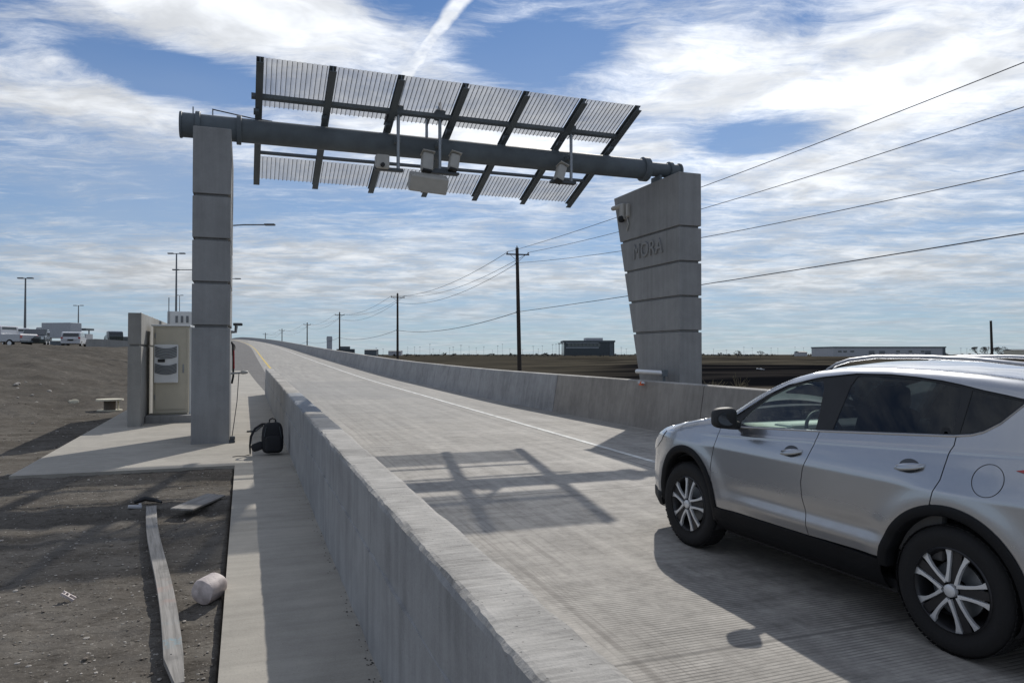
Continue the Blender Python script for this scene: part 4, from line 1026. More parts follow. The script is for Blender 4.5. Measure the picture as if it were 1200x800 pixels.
# ------------------------------------------------------------------ litter on the dirt
def gv(x, y): return ground(x, y)
# pebbles: one uncountable mass
rnd = random.Random(5); b = MB()
ico = bmesh.new(); bmesh.ops.create_icosphere(ico, subdivisions=1, radius=1); iv = [v.co.copy() for v in ico.verts]; ico.verts.index_update(); iff = [[v.index for v in f.verts] for f in ico.faces]; ico.free()
for i in range(8600):
    if i < 7000: y = 3.4+8.1*rnd.random()**1.3; x = -.16-rnd.random()*(1.5+y*.55)
    elif i < 8200: y = rnd.uniform(11, 26); x = rnd.uniform(-12, -3.1)
    else: y = rnd.uniform(20, 50); x = rnd.uniform(-25, -6)
    if x < -2.9 or y < 11.5:
        r = rnd.uniform(.003, .0095)*(2.2 if rnd.random() < .06 else 1)*(1 if y < 12 else 2.2)
        sx, sy, sz = r*rnd.uniform(.7, 1.5), r*rnd.uniform(.7, 1.5), r*rnd.uniform(.35, .7); a = rnd.random()*pi
        z = gv(x, y)+sz*.3
        b.add([(x+(q.x*cos(a)-q.y*sin(a))*sx, y+(q.x*sin(a)+q.y*cos(a))*sy, z+q.z*sz) for q in iv], iff, 1 if rnd.random() < .5 else 0)
tag(b.build('gravel', [M['rock'], simple('brown_pebble', (.17, .145, .12), .9, 0, .3, 2)], recalc=False), kind='stuff', label='small pale pebbles scattered over the dirt', cat='gravel')

def put(o, x, y, z, rz_=0): o.location = (x, y, z); o.rotation_euler[2] = rz_; return o
# long plank: far end (-.97,9.15), near end (-.34,4.4)
A_, B_ = Vector((-.965, 9.15)), Vector((-.33, 4.30)); md = (A_+B_)/2; L = (A_-B_).length; ang = atan2((A_-B_).y, (A_-B_).x)-pi/2
b = MB(); n = 40; w_ = .052; vs = []
for k in range(n+1):
    y = -L/2+L*k/n; ww = w_*(1 if k > 3 else .45+.55*k/3.0); xo = .018*sin(k*.16)+(.02 if k < 3 else 0)*(3-k)/3
    zo = .02*sin(k*.09)+.03
    vs += [(xo-ww, y, zo-.018), (xo+ww, y, zo-.018), (xo+ww, y, zo+.018), (xo-ww, y, zo+.018)]
fs = [[k*4+i, k*4+(i+1) % 4, (k+1)*4+(i+1) % 4, (k+1)*4+i] for k in range(n) for i in range(4)]+[[0, 1, 2, 3], [n*4, n*4+1, n*4+2, n*4+3]]
b.add(vs, fs)
for k in range(9): b.lathe([(0, .0), (.006, .0), (.005, .003), (0, .003)], (random.uniform(-.03, .03), -L/2+.4+k*.5, .052), 8, 'z', 1)
o = b.build('wooden_plank', [M['plank'], M['black']]); put(o, md.x, md.y, gv(md.x, md.y)+.03, ang); o.rotation_euler[0] = radians(.65)
tag(o, 'long narrow weathered plank with a pointed near end lying on the dirt', 'plank')
b = MB(); b.prism([(-.10, -.42), (.12, -.36), (.13, .44), (-.09, .42)], 'z', 0, .022); o = b.build('wooden_board', M['plank'], bevel=.004); put(o, -.48, 9.0, gv(-.48, 9)+.04, radians(-22)); o.rotation_euler[1] = radians(6)
tag(o, 'short flat grey board lying on the dirt near the slab corner', 'board')
b = MB(); b.tube([(-.16, 0, .02), (-.05, .03, .05), (.06, 0, .03), (.13, -.10, .02)], [.02, .028, .025, .012], 8); o = b.build('rubber_strap', M['black']); put(o, -1.0, 9.35, gv(-1, 9.35)+.01)
tag(o, 'short black rubber strap at the far end of the long plank', 'strap')
b = MB(); b.box((0, 0, .02), (.14, .05, .035), Matrix.Rotation(.1, 3, 'Y'), 0, .01); b.box((.05, .01, .035), (.03, .04, .03), None, 0, .008); o = b.build('paper_scrap', M['white']); put(o, -1.12, 9.1, gv(-1.12, 9.1), .1)
tag(o, 'small white scrap on the dirt beside the end of the long plank', 'scrap')
# H-shaped bracket
q = (-1.02, 5.95)
b = MB(); b.box((-.03, 0, .012), (.014, .11, .02)); b.box((.03, 0, .012), (.014, .11, .02)); b.box((0, 0, .012), (.046, .014, .02)); b.box((0, .03, .012), (.046, .010, .02))
o = b.build('plastic_bracket', M['jug'], bevel=.002); put(o, -1.20, 6.2, gv(-1.2, 6.2)+.03, 1.5); o.scale = (.9, .9, .9); o.rotation_euler[0] = .6; tag(o, 'small pale H-shaped plastic bracket lying on open dirt', 'bracket')
# pale bucket-like jug on its side
b = MB(); b.lathe([(0, -.125), (.088, -.125), (.098, -.118), (.102, -.10), (.103, -.01), (.1025, 0), (.103, .01), (.104, .10), (.099, .125), (.08, .135), (0, .137)], (0, 0, 0), 40, 'y')
jg = empty('plastic_jug', (-.225, 5.76, gv(-.2, 5.78)+.095), 'scuffed pale plastic tub lying on its side against the sidewalk edge', 'tub'); jg.location.z -= .012; jg.rotation_euler = (radians(3), radians(20), radians(-34))
for i_ in range(len(b.v)):
    x_, y_, z_ = b.v[i_]; a_ = atan2(z_, x_); k_ = .02*noise.noise(Vector((x_*14, y_*14, z_*14+3)))-.035*cos(4*a_)*min(1, math.hypot(x_, z_)/.1); b.v[i_] = (x_*(1+k_)*.88, (y_+.006*noise.noise(Vector((x_*20, z_*20, 1))))*.68, z_*(1+k_)*.88)
b.build('body', M['jug'], jg)
# cable spool
q = Vector((-3.66, 24.2)); sp_ = empty('cable_spool', (q.x, q.y, gv(q.x, q.y)), 'pale wooden cable spool standing on the dirt left of the screen wall', 'cable spool')
b = MB(); b.lathe([(0, .30), (.36, .30), (.36, .345), (0, .345)], (0, 0, 0), 32); b.build('top_disc', M['spool'], sp_)
b = MB(); b.lathe([(0, 0), (.33, 0), (.33, .035), (0, .035)], (0, 0, 0), 32); b.build('bottom_disc', M['spool'], sp_)
b = MB(); b.lathe([(.16, .035), (.155, .17), (.16, .30)], (0, 0, 0), 24); b.build('drum', simple('spool_drum_brown', (.12, .10, .08), .9), sp_)
b = MB(); b.bb(.20, .24, -.03, .03, .035, .30); b.build('strut', M['spool'], sp_)
q = at(87, 474.5, 23.5); tag(put(MB().box((0, 0, .06), (.26, .2, .12), None, 0, .02).box((.03, 0, .13), (.14, .12, .03), None, 0, .01).build('foam_block', M['spool']), q.x, q.y, gv(q.x, q.y)-.02, .4), 'small pale block on the dirt left of the cable spool', 'block')
rnd = random.Random(21)
for i in range(9):
    q = at(rnd.uniform(0, 70), rnd.uniform(450, 500), 1.0); D = rnd.uniform(18, 30); q = at(rnd.uniform(5, 75), 480, D)
    r = rnd.uniform(.05, .11)
    vs = [(v_.x*r*(1+.4*noise.noise(v_*2+Vector((i, 0, 0)))), v_.y*r*(1+.4*noise.noise(v_*3+Vector((i, 4, 0)))), v_.z*r*.6) for v_ in iv]
    o = MB().add(vs, iff).build('rock', M['rock']); put(o, q.x, q.y, gv(q.x, q.y)+r*.2, rnd.random()*3); tag(o, 'fist sized pale rock on the dirt slope at left', 'rock', 'loose rocks on the dirt slope')

# ------------------------------------------------------------------ backpack and tool on the sidewalk
bp = empty('backpack', (.44, 12.62, rz(12.6)), 'black backpack with a loose strap leaning against the near barrier', 'backpack')
def lump(dims, cen, pw=4.0, n=26, m=16, squash=None):
    vs = []; fs = []
    for i in range(m+1):
        ph = -pi/2+pi*i/m
        for k in range(n):
            th_ = 2*pi*k/n
            f = lambda c_: (abs(c_)**(2/pw))*(1 if c_ >= 0 else -1)
            x = f(cos(ph))*f(cos(th_)); y = f(cos(ph))*f(sin(th_)); z = f(sin(ph))
            q_ = Vector((x*dims[0]/2, y*dims[1]/2, z*dims[2]/2))
            if squash: q_ = squash(q_)
            q_ += Vector((1, 1, .3))*.010*noise.noise(q_*9+Vector(cen)*3)
            vs.append(q_+Vector(cen))
    fs = [[i*n+k, i*n+(k+1) % n, (i+1)*n+(k+1) % n, (i+1)*n+k] for i in range(m) for k in range(n)]
    return vs, fs
def top_narrow(q_): t = (q_.z/.5+.5); return Vector((q_.x*(1.02-.16*max(0, t-.5)*2), q_.y*(1.0-.3*max(0, t-.3)), q_.z))
b = MB(); vs, fs = lump((.34, .24, .50), (0, 0, .27), 4.5, squash=top_narrow); b.add(vs, fs, 0, True); b.build('bag_body', M['bag'], bp, sharp=0)
b = MB(); vs, fs = lump((.25, .10, .26), (.01, -.14, .18), 4.5); b.add(vs, fs, 0, True); b.build('front_pocket', M['bag'], bp, sharp=0)
b = MB(); b.tube([(-.05, .0, .50), (-.045, 0, .56), (0, 0, .58), (.045, 0, .56), (.05, 0, .50)], .012, 8); b.build('grab_handle', M['bag'], bp)
b = MB(); b.tube([(.10, -.11, .46), (.13, -.125, .30), (.12, -.13, .1)], .006, 6); b.tube([(-.10, -.1, .46), (-.13, -.12, .30)], .006, 6); b.build('zip', M['unit_d'], bp)
b = MB()
pts = [(-.06, .03, .50), (-.17, .0, .49), (-.27, -.02, .42), (-.33, -.03, .30), (-.345, -.04, .16), (-.34, -.04, .03)]
b.tube(pts, [.014, .018, .020, .020, .016, .012], 8); b.build('shoulder_strap', M['bag'], bp)
b = MB(); vs, fs = lump((.20, .07, .13), (-.23, -.06, .14), 3.5); b.add([Matrix.Rotation(-.35, 3, 'Y') @ (q_-Vector((-.23, -.06, .14)))+Vector((-.23, -.06, .14)) for q_ in vs], fs, 0, True); b.build('hip_pad', M['bag'], bp, sharp=0)
b = MB(); b.tube([(-.33, -.05, .02), (-.42, -.12, .008), (-.52, -.10, .008), (-.60, -.16, .008)], .006, 6); b.build('loose_strap', M['bag'], bp)
tl = tag(MB().tube([(0, 0, .03), (-.08, -.55, .02), (-.14, -.98, .015)], .014, 8).tube([(-.14, -.98, .015), (-.30, -1.0, .015)], .018, 8).box((.01, .03, .03), (.05, .06, .03), None, 0, .01).build('hand_tool', M['unit_d']), 'thin L-shaped hand tool lying on the shaded sidewalk behind the backpack', 'tool')
put(tl, .36, 16.9, rz(16)+.0, 0)
# debris line at the foot of the barrier
rnd = random.Random(9); b = MB()
for i in range(420):
    y = rnd.uniform(3.2, 26); x = .70-abs(rnd.gauss(0, .028))-.004; r = rnd.uniform(.003, .008)
    b.add([(x+q.x*r, y+q.y*r*rnd.uniform(1, 2), rzs(y)+abs(q.z)*r*.6) for q in iv], iff, rnd.randint(0, 1))
tag(b.build('debris', [M['crumb'], M['rock']], recalc=False), kind='stuff', label='crumbs of debris along the foot of the near barrier', cat='debris')
for k, (u, v, lab) in enumerate(((838, 455, 'pale scrap of debris on the ground behind the far barrier, left one'), (849, 457, 'pale scrap of debris on the ground behind the far barrier, right one'), (891, 436.5, 'white scrap lying on the dark soil far behind the car'))):
    q = at(u, v, (37, 35, 95)[k]); o = MB().box((0, 0, .06), (.5 if k < 2 else 1.1, .3, .12), Matrix.Rotation(.12, 3, 'Y'), 0, .03).box((.12, .05, .13), (.2, .2, .08), None, 0, .02).build('debris_scrap', M['bwhite'] if k < 2 else M['white']); put(o, q.x, q.y, gv(q.x, q.y)); tag(o, lab, 'scrap')
# weeds behind the far barrier
for i, (u, lab) in enumerate(((833, 'small dry weed behind the far barrier just right of the column'), (866, 'taller dry weed behind the far barrier further from the column'), (842, 'low dry weed between the two others behind the far barrier'))):
    q = at(u, 455, [36, 34, 38][i]); hh = [1.0, 1.35, .8][i]; rnd = random.Random(i)
    b = MB()
    for k in range(26):
        a = rnd.uniform(0, 2*pi); s_ = rnd.uniform(.1, .55); b.tube([(0, 0, 0), (cos(a)*s_*.4, sin(a)*s_*.4, hh*.6*rnd.uniform(.5, 1)), (cos(a)*s_, sin(a)*s_, hh*rnd.uniform(.4, 1))], [.012, .010, .005], 4)
    o = b.build('weed', M['straw']); put(o, q.x, q.y, gv(q.x, q.y)); tag(o, lab, 'weed')

# ------------------------------------------------------------------ the silver car
def lerp_tab(tab, x):
    if x <= tab[0][0]: return tab[0][1]
    for (a, za), (b_, zb_) in zip(tab, tab[1:]):
        if x <= b_: return za+(zb_-za)*(x-a)/(b_-a)
    return tab[-1][1]
ZT = [(-.88, .60), (-.84, .72), (-.77, .83), (-.66, .93), (-.5, 1.005), (-.3, 1.05), (-.1, 1.10), (.1, 1.143), (.3, 1.178), (.40, 1.205), (.5, 1.265), (.66, 1.375), (.84, 1.475), (1.0, 1.54), (1.2, 1.593), (1.5, 1.63),
      (1.8, 1.641), (2.2, 1.636), (2.5, 1.622), (2.78, 1.598), (3.05, 1.56), (3.14, 1.52), (3.24, 1.36), (3.36, 1.08), (3.40, .8), (3.41, .4)]
def ztop(s): return sum(lerp_tab(ZT, s+k*.03) for k in (-1, 0, 1))/3
ZB = [(.40, 1.10), (.684, 1.122), (1.454, 1.174), (2.456, 1.251), (2.56, 1.268), (2.627, 1.292), (2.71, 1.35), (2.83, 1.487)]
def inset(z):
    if z < .93: return 0
    if z < 1.08: return .052*((z-.93)/.15)**1.25
    return .052+(z-1.08)*.45
def Wd(s, z):
    w_ = .88-inset(z)
    zc = 1.010+.064*s
    w_ += .0045*exp(-((z-zc)/.012)**2)*min(1, max(0, (s-.1)/.4))
    if z < .52: w_ -= .05*((.52-z)/.3)**1.6
    w_ -= .010*exp(-((z-.60)/.05)**2)*min(1, max(0, (s-.4)/.5))*min(1, max(0, (2.3-s)/.3))
    w_ += .012*exp(-((z-.52)/.05)**2)*min(1, max(0, (s-.4)/.5))*min(1, max(0, (2.2-s)/.3))
    for c_ in (0, 2.518):   # flared haunches
        r_ = math.hypot(s-c_, z-.37); w_ += .018*exp(-((r_-.50)/.09)**2)*(1 if z > .3 else 0)
    s0 = -.12
    if s < s0: w_ -= .455*(s0-s)**2
    if s > 2.7: w_ -= .20*(s-2.7)**2
    zt = ztop(s); R = .085 if s < 3.05 else .06
    if z > zt-R:
        q_ = min(R, z-(zt-R)); w_ -= R-sqrt(max(0, R*R-q_*q_))
    return w_
def inside(p, poly):
    x, y = p; c = False; n = len(poly); j = n-1
    for i in range(n):
        xi, yi = poly[i]; xj, yj = poly[j]
        if (yi > y) != (yj > y) and x < (xj-xi)*(y-yi)/(yj-yi)+xi: c = not c
        j = i
    return c
def resample(poly, st):
    out = []
    for i in range(len(poly)):
        a, c = Vector(poly[i]), Vector(poly[(i+1) % len(poly)]); n = max(1, int((c-a).length/st+.5))
        out += [tuple(a.lerp(c, k/n)) for k in range(n)]
    return out
def dist_poly(p, pts): return min((p[0]-q[0])**2+(p[1]-q[1])**2 for q in pts)
def panel_mesh(poly, holes=(), st=.028, off=0.0, rim=.014, sgn=1, b=None, mi=0):
    """sheet cut to an outline in (s, z) and laid on the body side"""
    loops = [resample(poly, st*.8)]+[resample(h, st*.8) for h in holes]
    verts = []; edges = []
    for lp in loops:
        b0 = len(verts); verts += [Vector(p) for p in lp]; edges += [(b0+i, b0+(i+1) % len(lp)) for i in range(len(lp))]
    allp = [tuple(v) for v in verts]
    x0, x1 = min(p[0] for p in poly), max(p[0] for p in poly); y0, y1 = min(p[1] for p in poly), max(p[1] for p in poly)
    nx_, ny_ = int((x1-x0)/st)+1, int((y1-y0)/st)+1
    for i in range(nx_):
        for j in range(ny_):
            p = (x0+(i+.5*(j % 2))*st, y0+j*st)
            if inside(p, loops[0]) and not any(inside(p, h) for h in loops[1:]) and dist_poly(p, allp) > (st*.45)**2 and not (rim and p[0] > .1 and abs(p[1]-1.010-.064*p[0]) < .034): verts.append(Vector(p))
    if max(p[1] for p in poly) > 1.0 and rim:
        k = x0
        while k < x1:
            for dz_ in (-.026, -.016, -.009, -.004, 0, .004, .009, .016, .026):
                p = (k, 1.010+.064*k+dz_)
                if k > .1 and inside(p, loops[0]) and not any(inside(p, h) for h in loops[1:]) and dist_poly(p, allp) > .003**2: verts.append(Vector(p))
            k += .03
        k = x0
        while k < x1:
            for dz_ in (.0015, .005, .010, .017, .027):
                p = (k+dz_*.6, ztop(k)-dz_)
                if inside(p, loops[0]) and not any(inside(p, h) for h in loops[1:]) and dist_poly(p, allp) > .0012**2: verts.append(Vector(p))
            k += .02
    vo, eo, fo, *_ = delaunay_2d_cdt(verts, edges, [], 0, 1e-6)
    tri = []
    for f in fo:
        c_ = sum((vo[i] for i in f), Vector((0, 0)))/len(f)
        if inside(c_, loops[0]) and not any(inside(c_, h) for h in loops[1:]): tri.append(list(f))
    co = [(-(Wd(v.x, v.y)+off)*sgn, -v.x, v.y) for v in vo]
    if sgn > 0: tri = [t[::-1] for t in tri]
    # orient outward
    t0 = tri[0]; A, B, D_ = (Vector(co[i]) for i in t0[:3])
    if (B-A).cross(D_-A).x*(-sgn) < 0: tri = [t[::-1] for t in tri]
    b = b or MB(); base = len(b.v); b.add(co, tri, mi, True)
    b.nrm = [body_normal(v.x, v.y, sgn) for v in vo]
    if rim:
        cnt = {}
        for t in tri:
            for i in range(len(t)):
                e_ = (t[i], t[(i+1) % len(t)]); k = tuple(sorted(e_)); cnt.setdefault(k, []).append(e_)
        for k, es in cnt.items():
            if len(es) == 1:
                i, j = es[0]
                if co[i][2] > ztop(-co[i][1])-.012 and -co[i][1] > -.6: continue
                p, q = Vector(co[i]), Vector(co[j]); d_ = Vector((sgn*rim, 0, 0))
                b.add([q, p, p+d_, q+d_], [[0, 1, 2, 3]], mi, False)
    return b
def body_normal(s_, z_, sgn):
    e = .0015; zt = ztop(s_); z_ = min(z_, zt-e*1.2)
    dws = (Wd(s_+e, z_)-Wd(s_-e, z_))/(2*e); dwz = (Wd(s_, z_+e)-Wd(s_, z_-e))/(2*e)
    return Vector((-sgn, dws, -dwz)).normalized()
def arc(cx_, cz_, rx_, rz_, a0, a1, n=22): return [(cx_+rx_*cos(radians(a0+(a1-a0)*k/n)), cz_+rz_*sin(radians(a0+(a1-a0)*k/n))) for k in range(n+1)]
def topline(s0, s1, n=30, d=0.0): return [(s0+(s1-s0)*k/n, ztop(s0+(s1-s0)*k/n)-d) for k in range(n+1)]
G_ = .0035
gapA = [(.432, .44), (.392, .56), (.366, .70), (.370, .84), (.398, .97), (.412, 1.06), (.405, 1.11)]
gapB = [(1.445, .44), (1.428, .55), (1.385, .70), (1.373, .80), (1.39, .90), (1.42, .98), (1.45, 1.09), (1.458, 1.17)]
gapC = [(2.412, .855), (2.425, .93), (2.452, 1.0), (2.458, 1.15), (2.475, 1.20), (2.472, 1.247)]
sh = lambda g, dx_: [(x+dx_, z) for x, z in g]
wf = (0, .37, .43, .525); wr = (2.518, .37, .475, .49)
winTop = [(2.83, 1.487), (2.70, 1.508), (2.557, 1.528), (2.40, 1.555), (2.268, 1.573), (2.08, 1.588), (1.88, 1.597), (1.6, 1.592), (1.287, 1.553), (1.0, 1.482), (.84, 1.405), (.66, 1.29), (.5, 1.18), (.44, 1.135)]
fender = sh(gapA, -G_)+topline(.39, -.86, 34)+[(-.885, .52), (-.86, .42), (-.80, .395), (-.425, .385)]+arc(*wf, 177, 9, 26)
front_door = sh(gapA, G_)[::-1]+[(.436, .44)]+[(1.2, .44)]+sh(gapB, -G_)+[(1.2, 1.157-.006), (.684, 1.116), (.41, 1.094)]
rear_door = sh(gapB, G_)[::-1]+[(1.6, .445), (2.046, .452)]+arc(*wr, 170, 104, 16)+sh(gapC, -G_)+[(2.2, 1.225), (1.8, 1.194)]
side_frame = [(.40, 1.115)]+[(.392, 1.19)]+topline(.42, 3.36, 70)+[(3.395, .9), (3.395, .5), (3.30, .36), (2.99, .36)]+arc(*wr, 2, 101, 24)+sh(gapC, G_)+[(2.55, 1.262), (2.627, 1.288), (2.71, 1.346)]+winTop
frame_poly = [(.425, 1.112), (.684, 1.126), (1.2, 1.16), (1.454, 1.178), (2.0, 1.22), (2.456, 1.256), (2.56, 1.272), (2.627, 1.298), (2.705, 1.355)]+[(x, z-.003) for x, z in winTop]
gl_front = [(.60, 1.15), (.70, 1.132), (1.405, 1.184), (1.39, 1.30), (1.355, 1.47), (1.325, 1.53), (1.2, 1.512), (1.0, 1.455), (.84, 1.375), (.70, 1.26)]
gl_rear = [(1.555, 1.196), (2.0, 1.229), (2.432, 1.262), (2.425, 1.45), (2.40, 1.535), (2.268, 1.553), (2.08, 1.568), (1.88, 1.577), (1.62, 1.573), (1.585, 1.50)]
gl_quart = [(2.478, 1.268), (2.56, 1.286), (2.62, 1.308), (2.695, 1.366), (2.795, 1.476), (2.70, 1.490), (2.557, 1.510), (2.478, 1.522)]
car = empty('car', (3.708+.88*cos(radians(2.8)), 5.703+.88*sin(radians(2.8)), rz(5.7)), 'silver SUV with roof rails driving up the road lane beside the near barrier', 'SUV')
car.rotation_euler = (radians(.72), 0, radians(2.8))
def W3(s, z, off=0.0, sgn=1): return Vector((-(Wd(s, z)+off)*sgn, -s, z))
for sg in (1, -1):
    mat_p = M['paint']
    for nm, poly in (('fender', fender), ('rear_quarter', side_frame)):
        panel_mesh(poly, sgn=sg).build(nm, mat_p, car, recalc=False, sharp=radians(50))
    d1 = panel_mesh(front_door, sgn=sg).build('front_door', mat_p, car, recalc=False, sharp=radians(50))
    d2 = panel_mesh(rear_door, sgn=sg).build('rear_door', mat_p, car, recalc=False, sharp=radians(50))
    panel_mesh(frame_poly, [gl_front, gl_rear, gl_quart], off=-.012, rim=.02, sgn=sg).build('window_frame', M['black'], car, recalc=False, sharp=radians(50))
    panel_mesh(gl_front, off=-.015, rim=0, sgn=sg, st=.05).build('window', M['glass_c'], d1, recalc=False, sharp=0)
    panel_mesh(gl_rear, off=-.015, rim=0, sgn=sg, st=.05).build('window', M['glass_d'], d2, recalc=False, sharp=0)
    panel_mesh(gl_quart, off=-.015, rim=0, sgn=sg, st=.05).build('quarter_window', M['glass_d'], car, recalc=False, sharp=0)
    # dark backing behind the gaps
    back = [(.43, .42), (2.06, .42)]+arc(*wr, 168, 90, 14)+[(2.53, 1.25), (2.3, 1.24), (.5, 1.10), (.33, 1.10), (.33, .86)]+arc(*wf, 42, 10, 6)
    panel_mesh(back, off=-.030, rim=0, sgn=sg, st=.07).build('inner_panel', M['liner'], car, recalc=False, sharp=0)
    # plastic cladding
    def ring(c_, r0, a0, a1, nm):
        n = 40; b = MB(); vs = []
        for k in range(n+1):
            a = radians(a0+(a1-a0)*k/n)
            for (dr, do) in ((.004, -.012), (.002, .008), (-.012, .014), (-.052, .010), (-.062, .0), (-.062, -.09)):
                s_, z_ = c_[0]+(c_[2]+dr)*cos(a), c_[1]+(c_[3]+dr)*sin(a)
                so_ = c_[0]+(c_[2])*cos(a); zo_ = c_[1]+c_[3]*sin(a)
                vs.append((-(Wd(so_, zo_)+do)*sg, -s_, z_))
        fs = [[k*6+i, k*6+i+1, (k+1)*6+i+1, (k+1)*6+i] for k in range(n) for i in range(5)]
        b.add(vs, fs, 0, True); b.build(nm, M['plastic'], car, sharp=radians(50))
    ring(wf, 0, 184, -6, 'arch_trim'); ring(wr, 0, 176, -8, 'arch_trim')
    # rocker
    b = MB(); vs = []; ns = 40
    for k in range(ns+1):
        s_ = .40+(2.07-.40)*k/ns; zu = .437
        for (z_, do) in ((zu, -.008), (zu-.004, .014), (.36, .018), (.29, .004), (.245, -.04), (.24, -.14)):
            vs.append((-(Wd(s_, max(z_, .3))+do)*sg, -s_, z_))
    b.add(vs, [[k*6+i, k*6+i+1, (k+1)*6+i+1, (k+1)*6+i] for k in range(ns) for i in range(5)], 0, True); b.build('rocker_trim', M['plastic'], car, sharp=radians(50))
    # bumper chins
    b = MB(); vs = []
    for k in range(17):
        s_ = -.80+.385*k/16
        for (z_, do) in ((.402, -.004), (.385, .006), (.31, .002), (.27, -.02), (.26, -.12)): vs.append((-(Wd(s_, .45)+do)*sg, -s_, z_))
    b.add(vs, [[k*5+i, k*5+i+1, (k+1)*5+i+1, (k+1)*5+i] for k in range(16) for i in range(4)], 0, True); b.build('chin_trim', M['plastic'], car, sharp=radians(50))
    b = MB(); vs = []
    for k in range(13):
        s_ = 2.98+.42*k/12
        for (z_, do) in ((.37, .004), (.355, .014), (.28, .012), (.22, -.03)): vs.append((-(Wd(s_, .4)+do)*sg, -s_, z_))
    b.add(vs, [[k*4+i, k*4+i+1, (k+1)*4+i+1, (k+1)*4+i] for k in range(12) for i in range(3)], 0, True); b.build('rear_bumper_trim', M['plastic'], car, sharp=radians(50))
    # belt moulding
    b = MB(); vs = []; bl = resample([(x, z) for x, z in ZB], .03); bl = []
    for (a, c_) in zip(ZB, ZB[1:]):
        n = max(1, int(abs(c_[0]-a[0])/.03)); bl += [(a[0]+(c_[0]-a[0])*k/n, a[1]+(c_[1]-a[1])*k/n) for k in range(n)]
    bl.append(ZB[-1]); bl = [q_ for q_ in bl if q_[0] > .52]
    for (s_, z_) in bl:
        for (dz_, do) in ((-.006, -.008), (-.005, .004), (.004, .006), (.008, .001), (.009, -.014)): vs.append((-(Wd(s_, z_)+do)*sg, -s_, z_+dz_))
    b.add(vs, [[k*5+i, k*5+i+1, (k+1)*5+i+1, (k+1)*5+i] for k in range(len(bl)-1) for i in range(4)], 0, True); b.build('belt_trim', M['chrome'], car, sharp=radians(60))
    # door handles
    for (hs_, hz_, dd) in ((1.262, 1.005, d1), (2.235, 1.045, d2)):
        b = MB(); vs = []; n = 14; m = 12
        for k in range(n+1):
            t = k/n*2-1; s_ = hs_+t*.098; wv = .022*(1-abs(t)**3*.5); arch = .018*(1-t*t)+.010
            if abs(t) > .97: arch = -.004
            for j in range(m):
                a = 2*pi*j/m; q_ = W3(s_, hz_+.016*t+wv*sin(a), 0, sg); q_.x += -sg*(arch+.010*cos(a)); vs.append(q_)
        b.add(vs, [[k*m+j, k*m+(j+1) % m, (k+1)*m+(j+1) % m, (k+1)*m+j] for k in range(n) for j in range(m)]+[list(range(m)), [n*m+j for j in range(m)]], 0, True)
        hd = b.build('handle', M['paint'], dd, sharp=radians(60))
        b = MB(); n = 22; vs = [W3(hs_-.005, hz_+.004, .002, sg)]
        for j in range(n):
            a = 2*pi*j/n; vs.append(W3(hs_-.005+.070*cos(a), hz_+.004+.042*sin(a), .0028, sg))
        b.add(vs, [[0, 1+j, 1+(j+1) % n] for j in range(n)], 0, False); o = b.build('handle_recess', M['recess'], hd)  # flat disc; the shade of the handle dish is put into its colour
    # fuel flap seam (left side only)
    if sg == 1:
        b = MB(); pts = [W3(2.725+.088*cos(a), 1.040+.088*sin(a), .0008) for a in [2*pi*k/48 for k in range(49)]]
        b.tube(pts, .0020, 6, cap=False); b.build('fuel_flap_seam', M['liner'], car)
    # tail lamp
    tl_ = [(2.86, 1.115), (2.95, 1.10), (3.2, 1.06), (3.33, 1.05), (3.30, 1.13), (3.22, 1.18), (3.0, 1.15)]
    panel_mesh(tl_, off=.008, rim=.02, sgn=sg).build('tail_light', M['red'], car, recalc=False, sharp=radians(50))
    hl = [(-.36, .985), (-.44, .89), (-.60, .80), (-.76, .76), (-.78, .80), (-.66, .895), (-.5, .965)]
    panel_mesh(hl, off=.006, rim=.02, sgn=sg).build('headlight', M['lamp'], car, recalc=False, sharp=radians(50))
    # mirror
    b = MB(); vs, fs = lump((.235, .15, .195), (0, 0, 0), 3.6, 28, 18)
    vs = [Vector((v.x, v.y*(1-.25*(v.x*-sg/.12)), v.z*(1-.12*(v.x*-sg/.12))+.0)) for v in vs]
    b.add(vs, fs, 0, True); mr = b.build('wing_mirror', M['black'], car, sharp=0); mr.location = (-.975*sg, -.635, 1.20); mr.scale = (.86, .86, .88); mr.rotation_euler = (0, 0, radians(-8*sg))
    b = MB(); b.add([(x_, .0, z_) for x_, z_ in arc(0, 0, .098, .062, 0, 350, 24)], [list(range(25))]); o = b.build('mirror_glass', M['dkglass'], mr, loc=(0, -.076, 0))
    b = MB(); b.tube([(.06*sg, .0, -.06), (.17*sg, .03, -.075)], [.045, .04], 12); b.build('mirror_arm', M['black'], mr)
    # roof rail
    b = MB(); rp = [(1.22, -.005), (1.30, .030), (1.42, .050), (1.65, .062), (2.0, .064), (2.4, .066), (2.75, .062), (2.95, .045), (3.06, .004)]; vs = []; m = 10
    for s_, dz_ in rp:
        zt = ztop(s_); we = Wd(s_, zt)-.045
        for j in range(m):
            a = 2*pi*j/m; vs.append((-(we+.020*cos(a))*sg, -s_, zt+dz_+.012+.014*sin(a)))
    b.add(vs, [[k*m+j, k*m+(j+1) % m, (k+1)*m+(j+1) % m, (k+1)*m+j] for k in range(len(rp)-1) for j in range(m)]+[list(range(m)), [(len(rp)-1)*m+j for j in range(m)]], 0, True)
    rl = b.build('roof_rail', M['chrome'], car, sharp=radians(60))
    for (fa, fb) in ((2.70, 2.98),):
        b = MB(); zt = ztop(fa); we = Wd(fa, zt)-.045; b.bb(-(we+.018)*sg, -(we-.018)*sg, -fa, -fb, zt-.02, zt+.055, 0, .008); b.build('rail_foot', M['chrome'], rl)
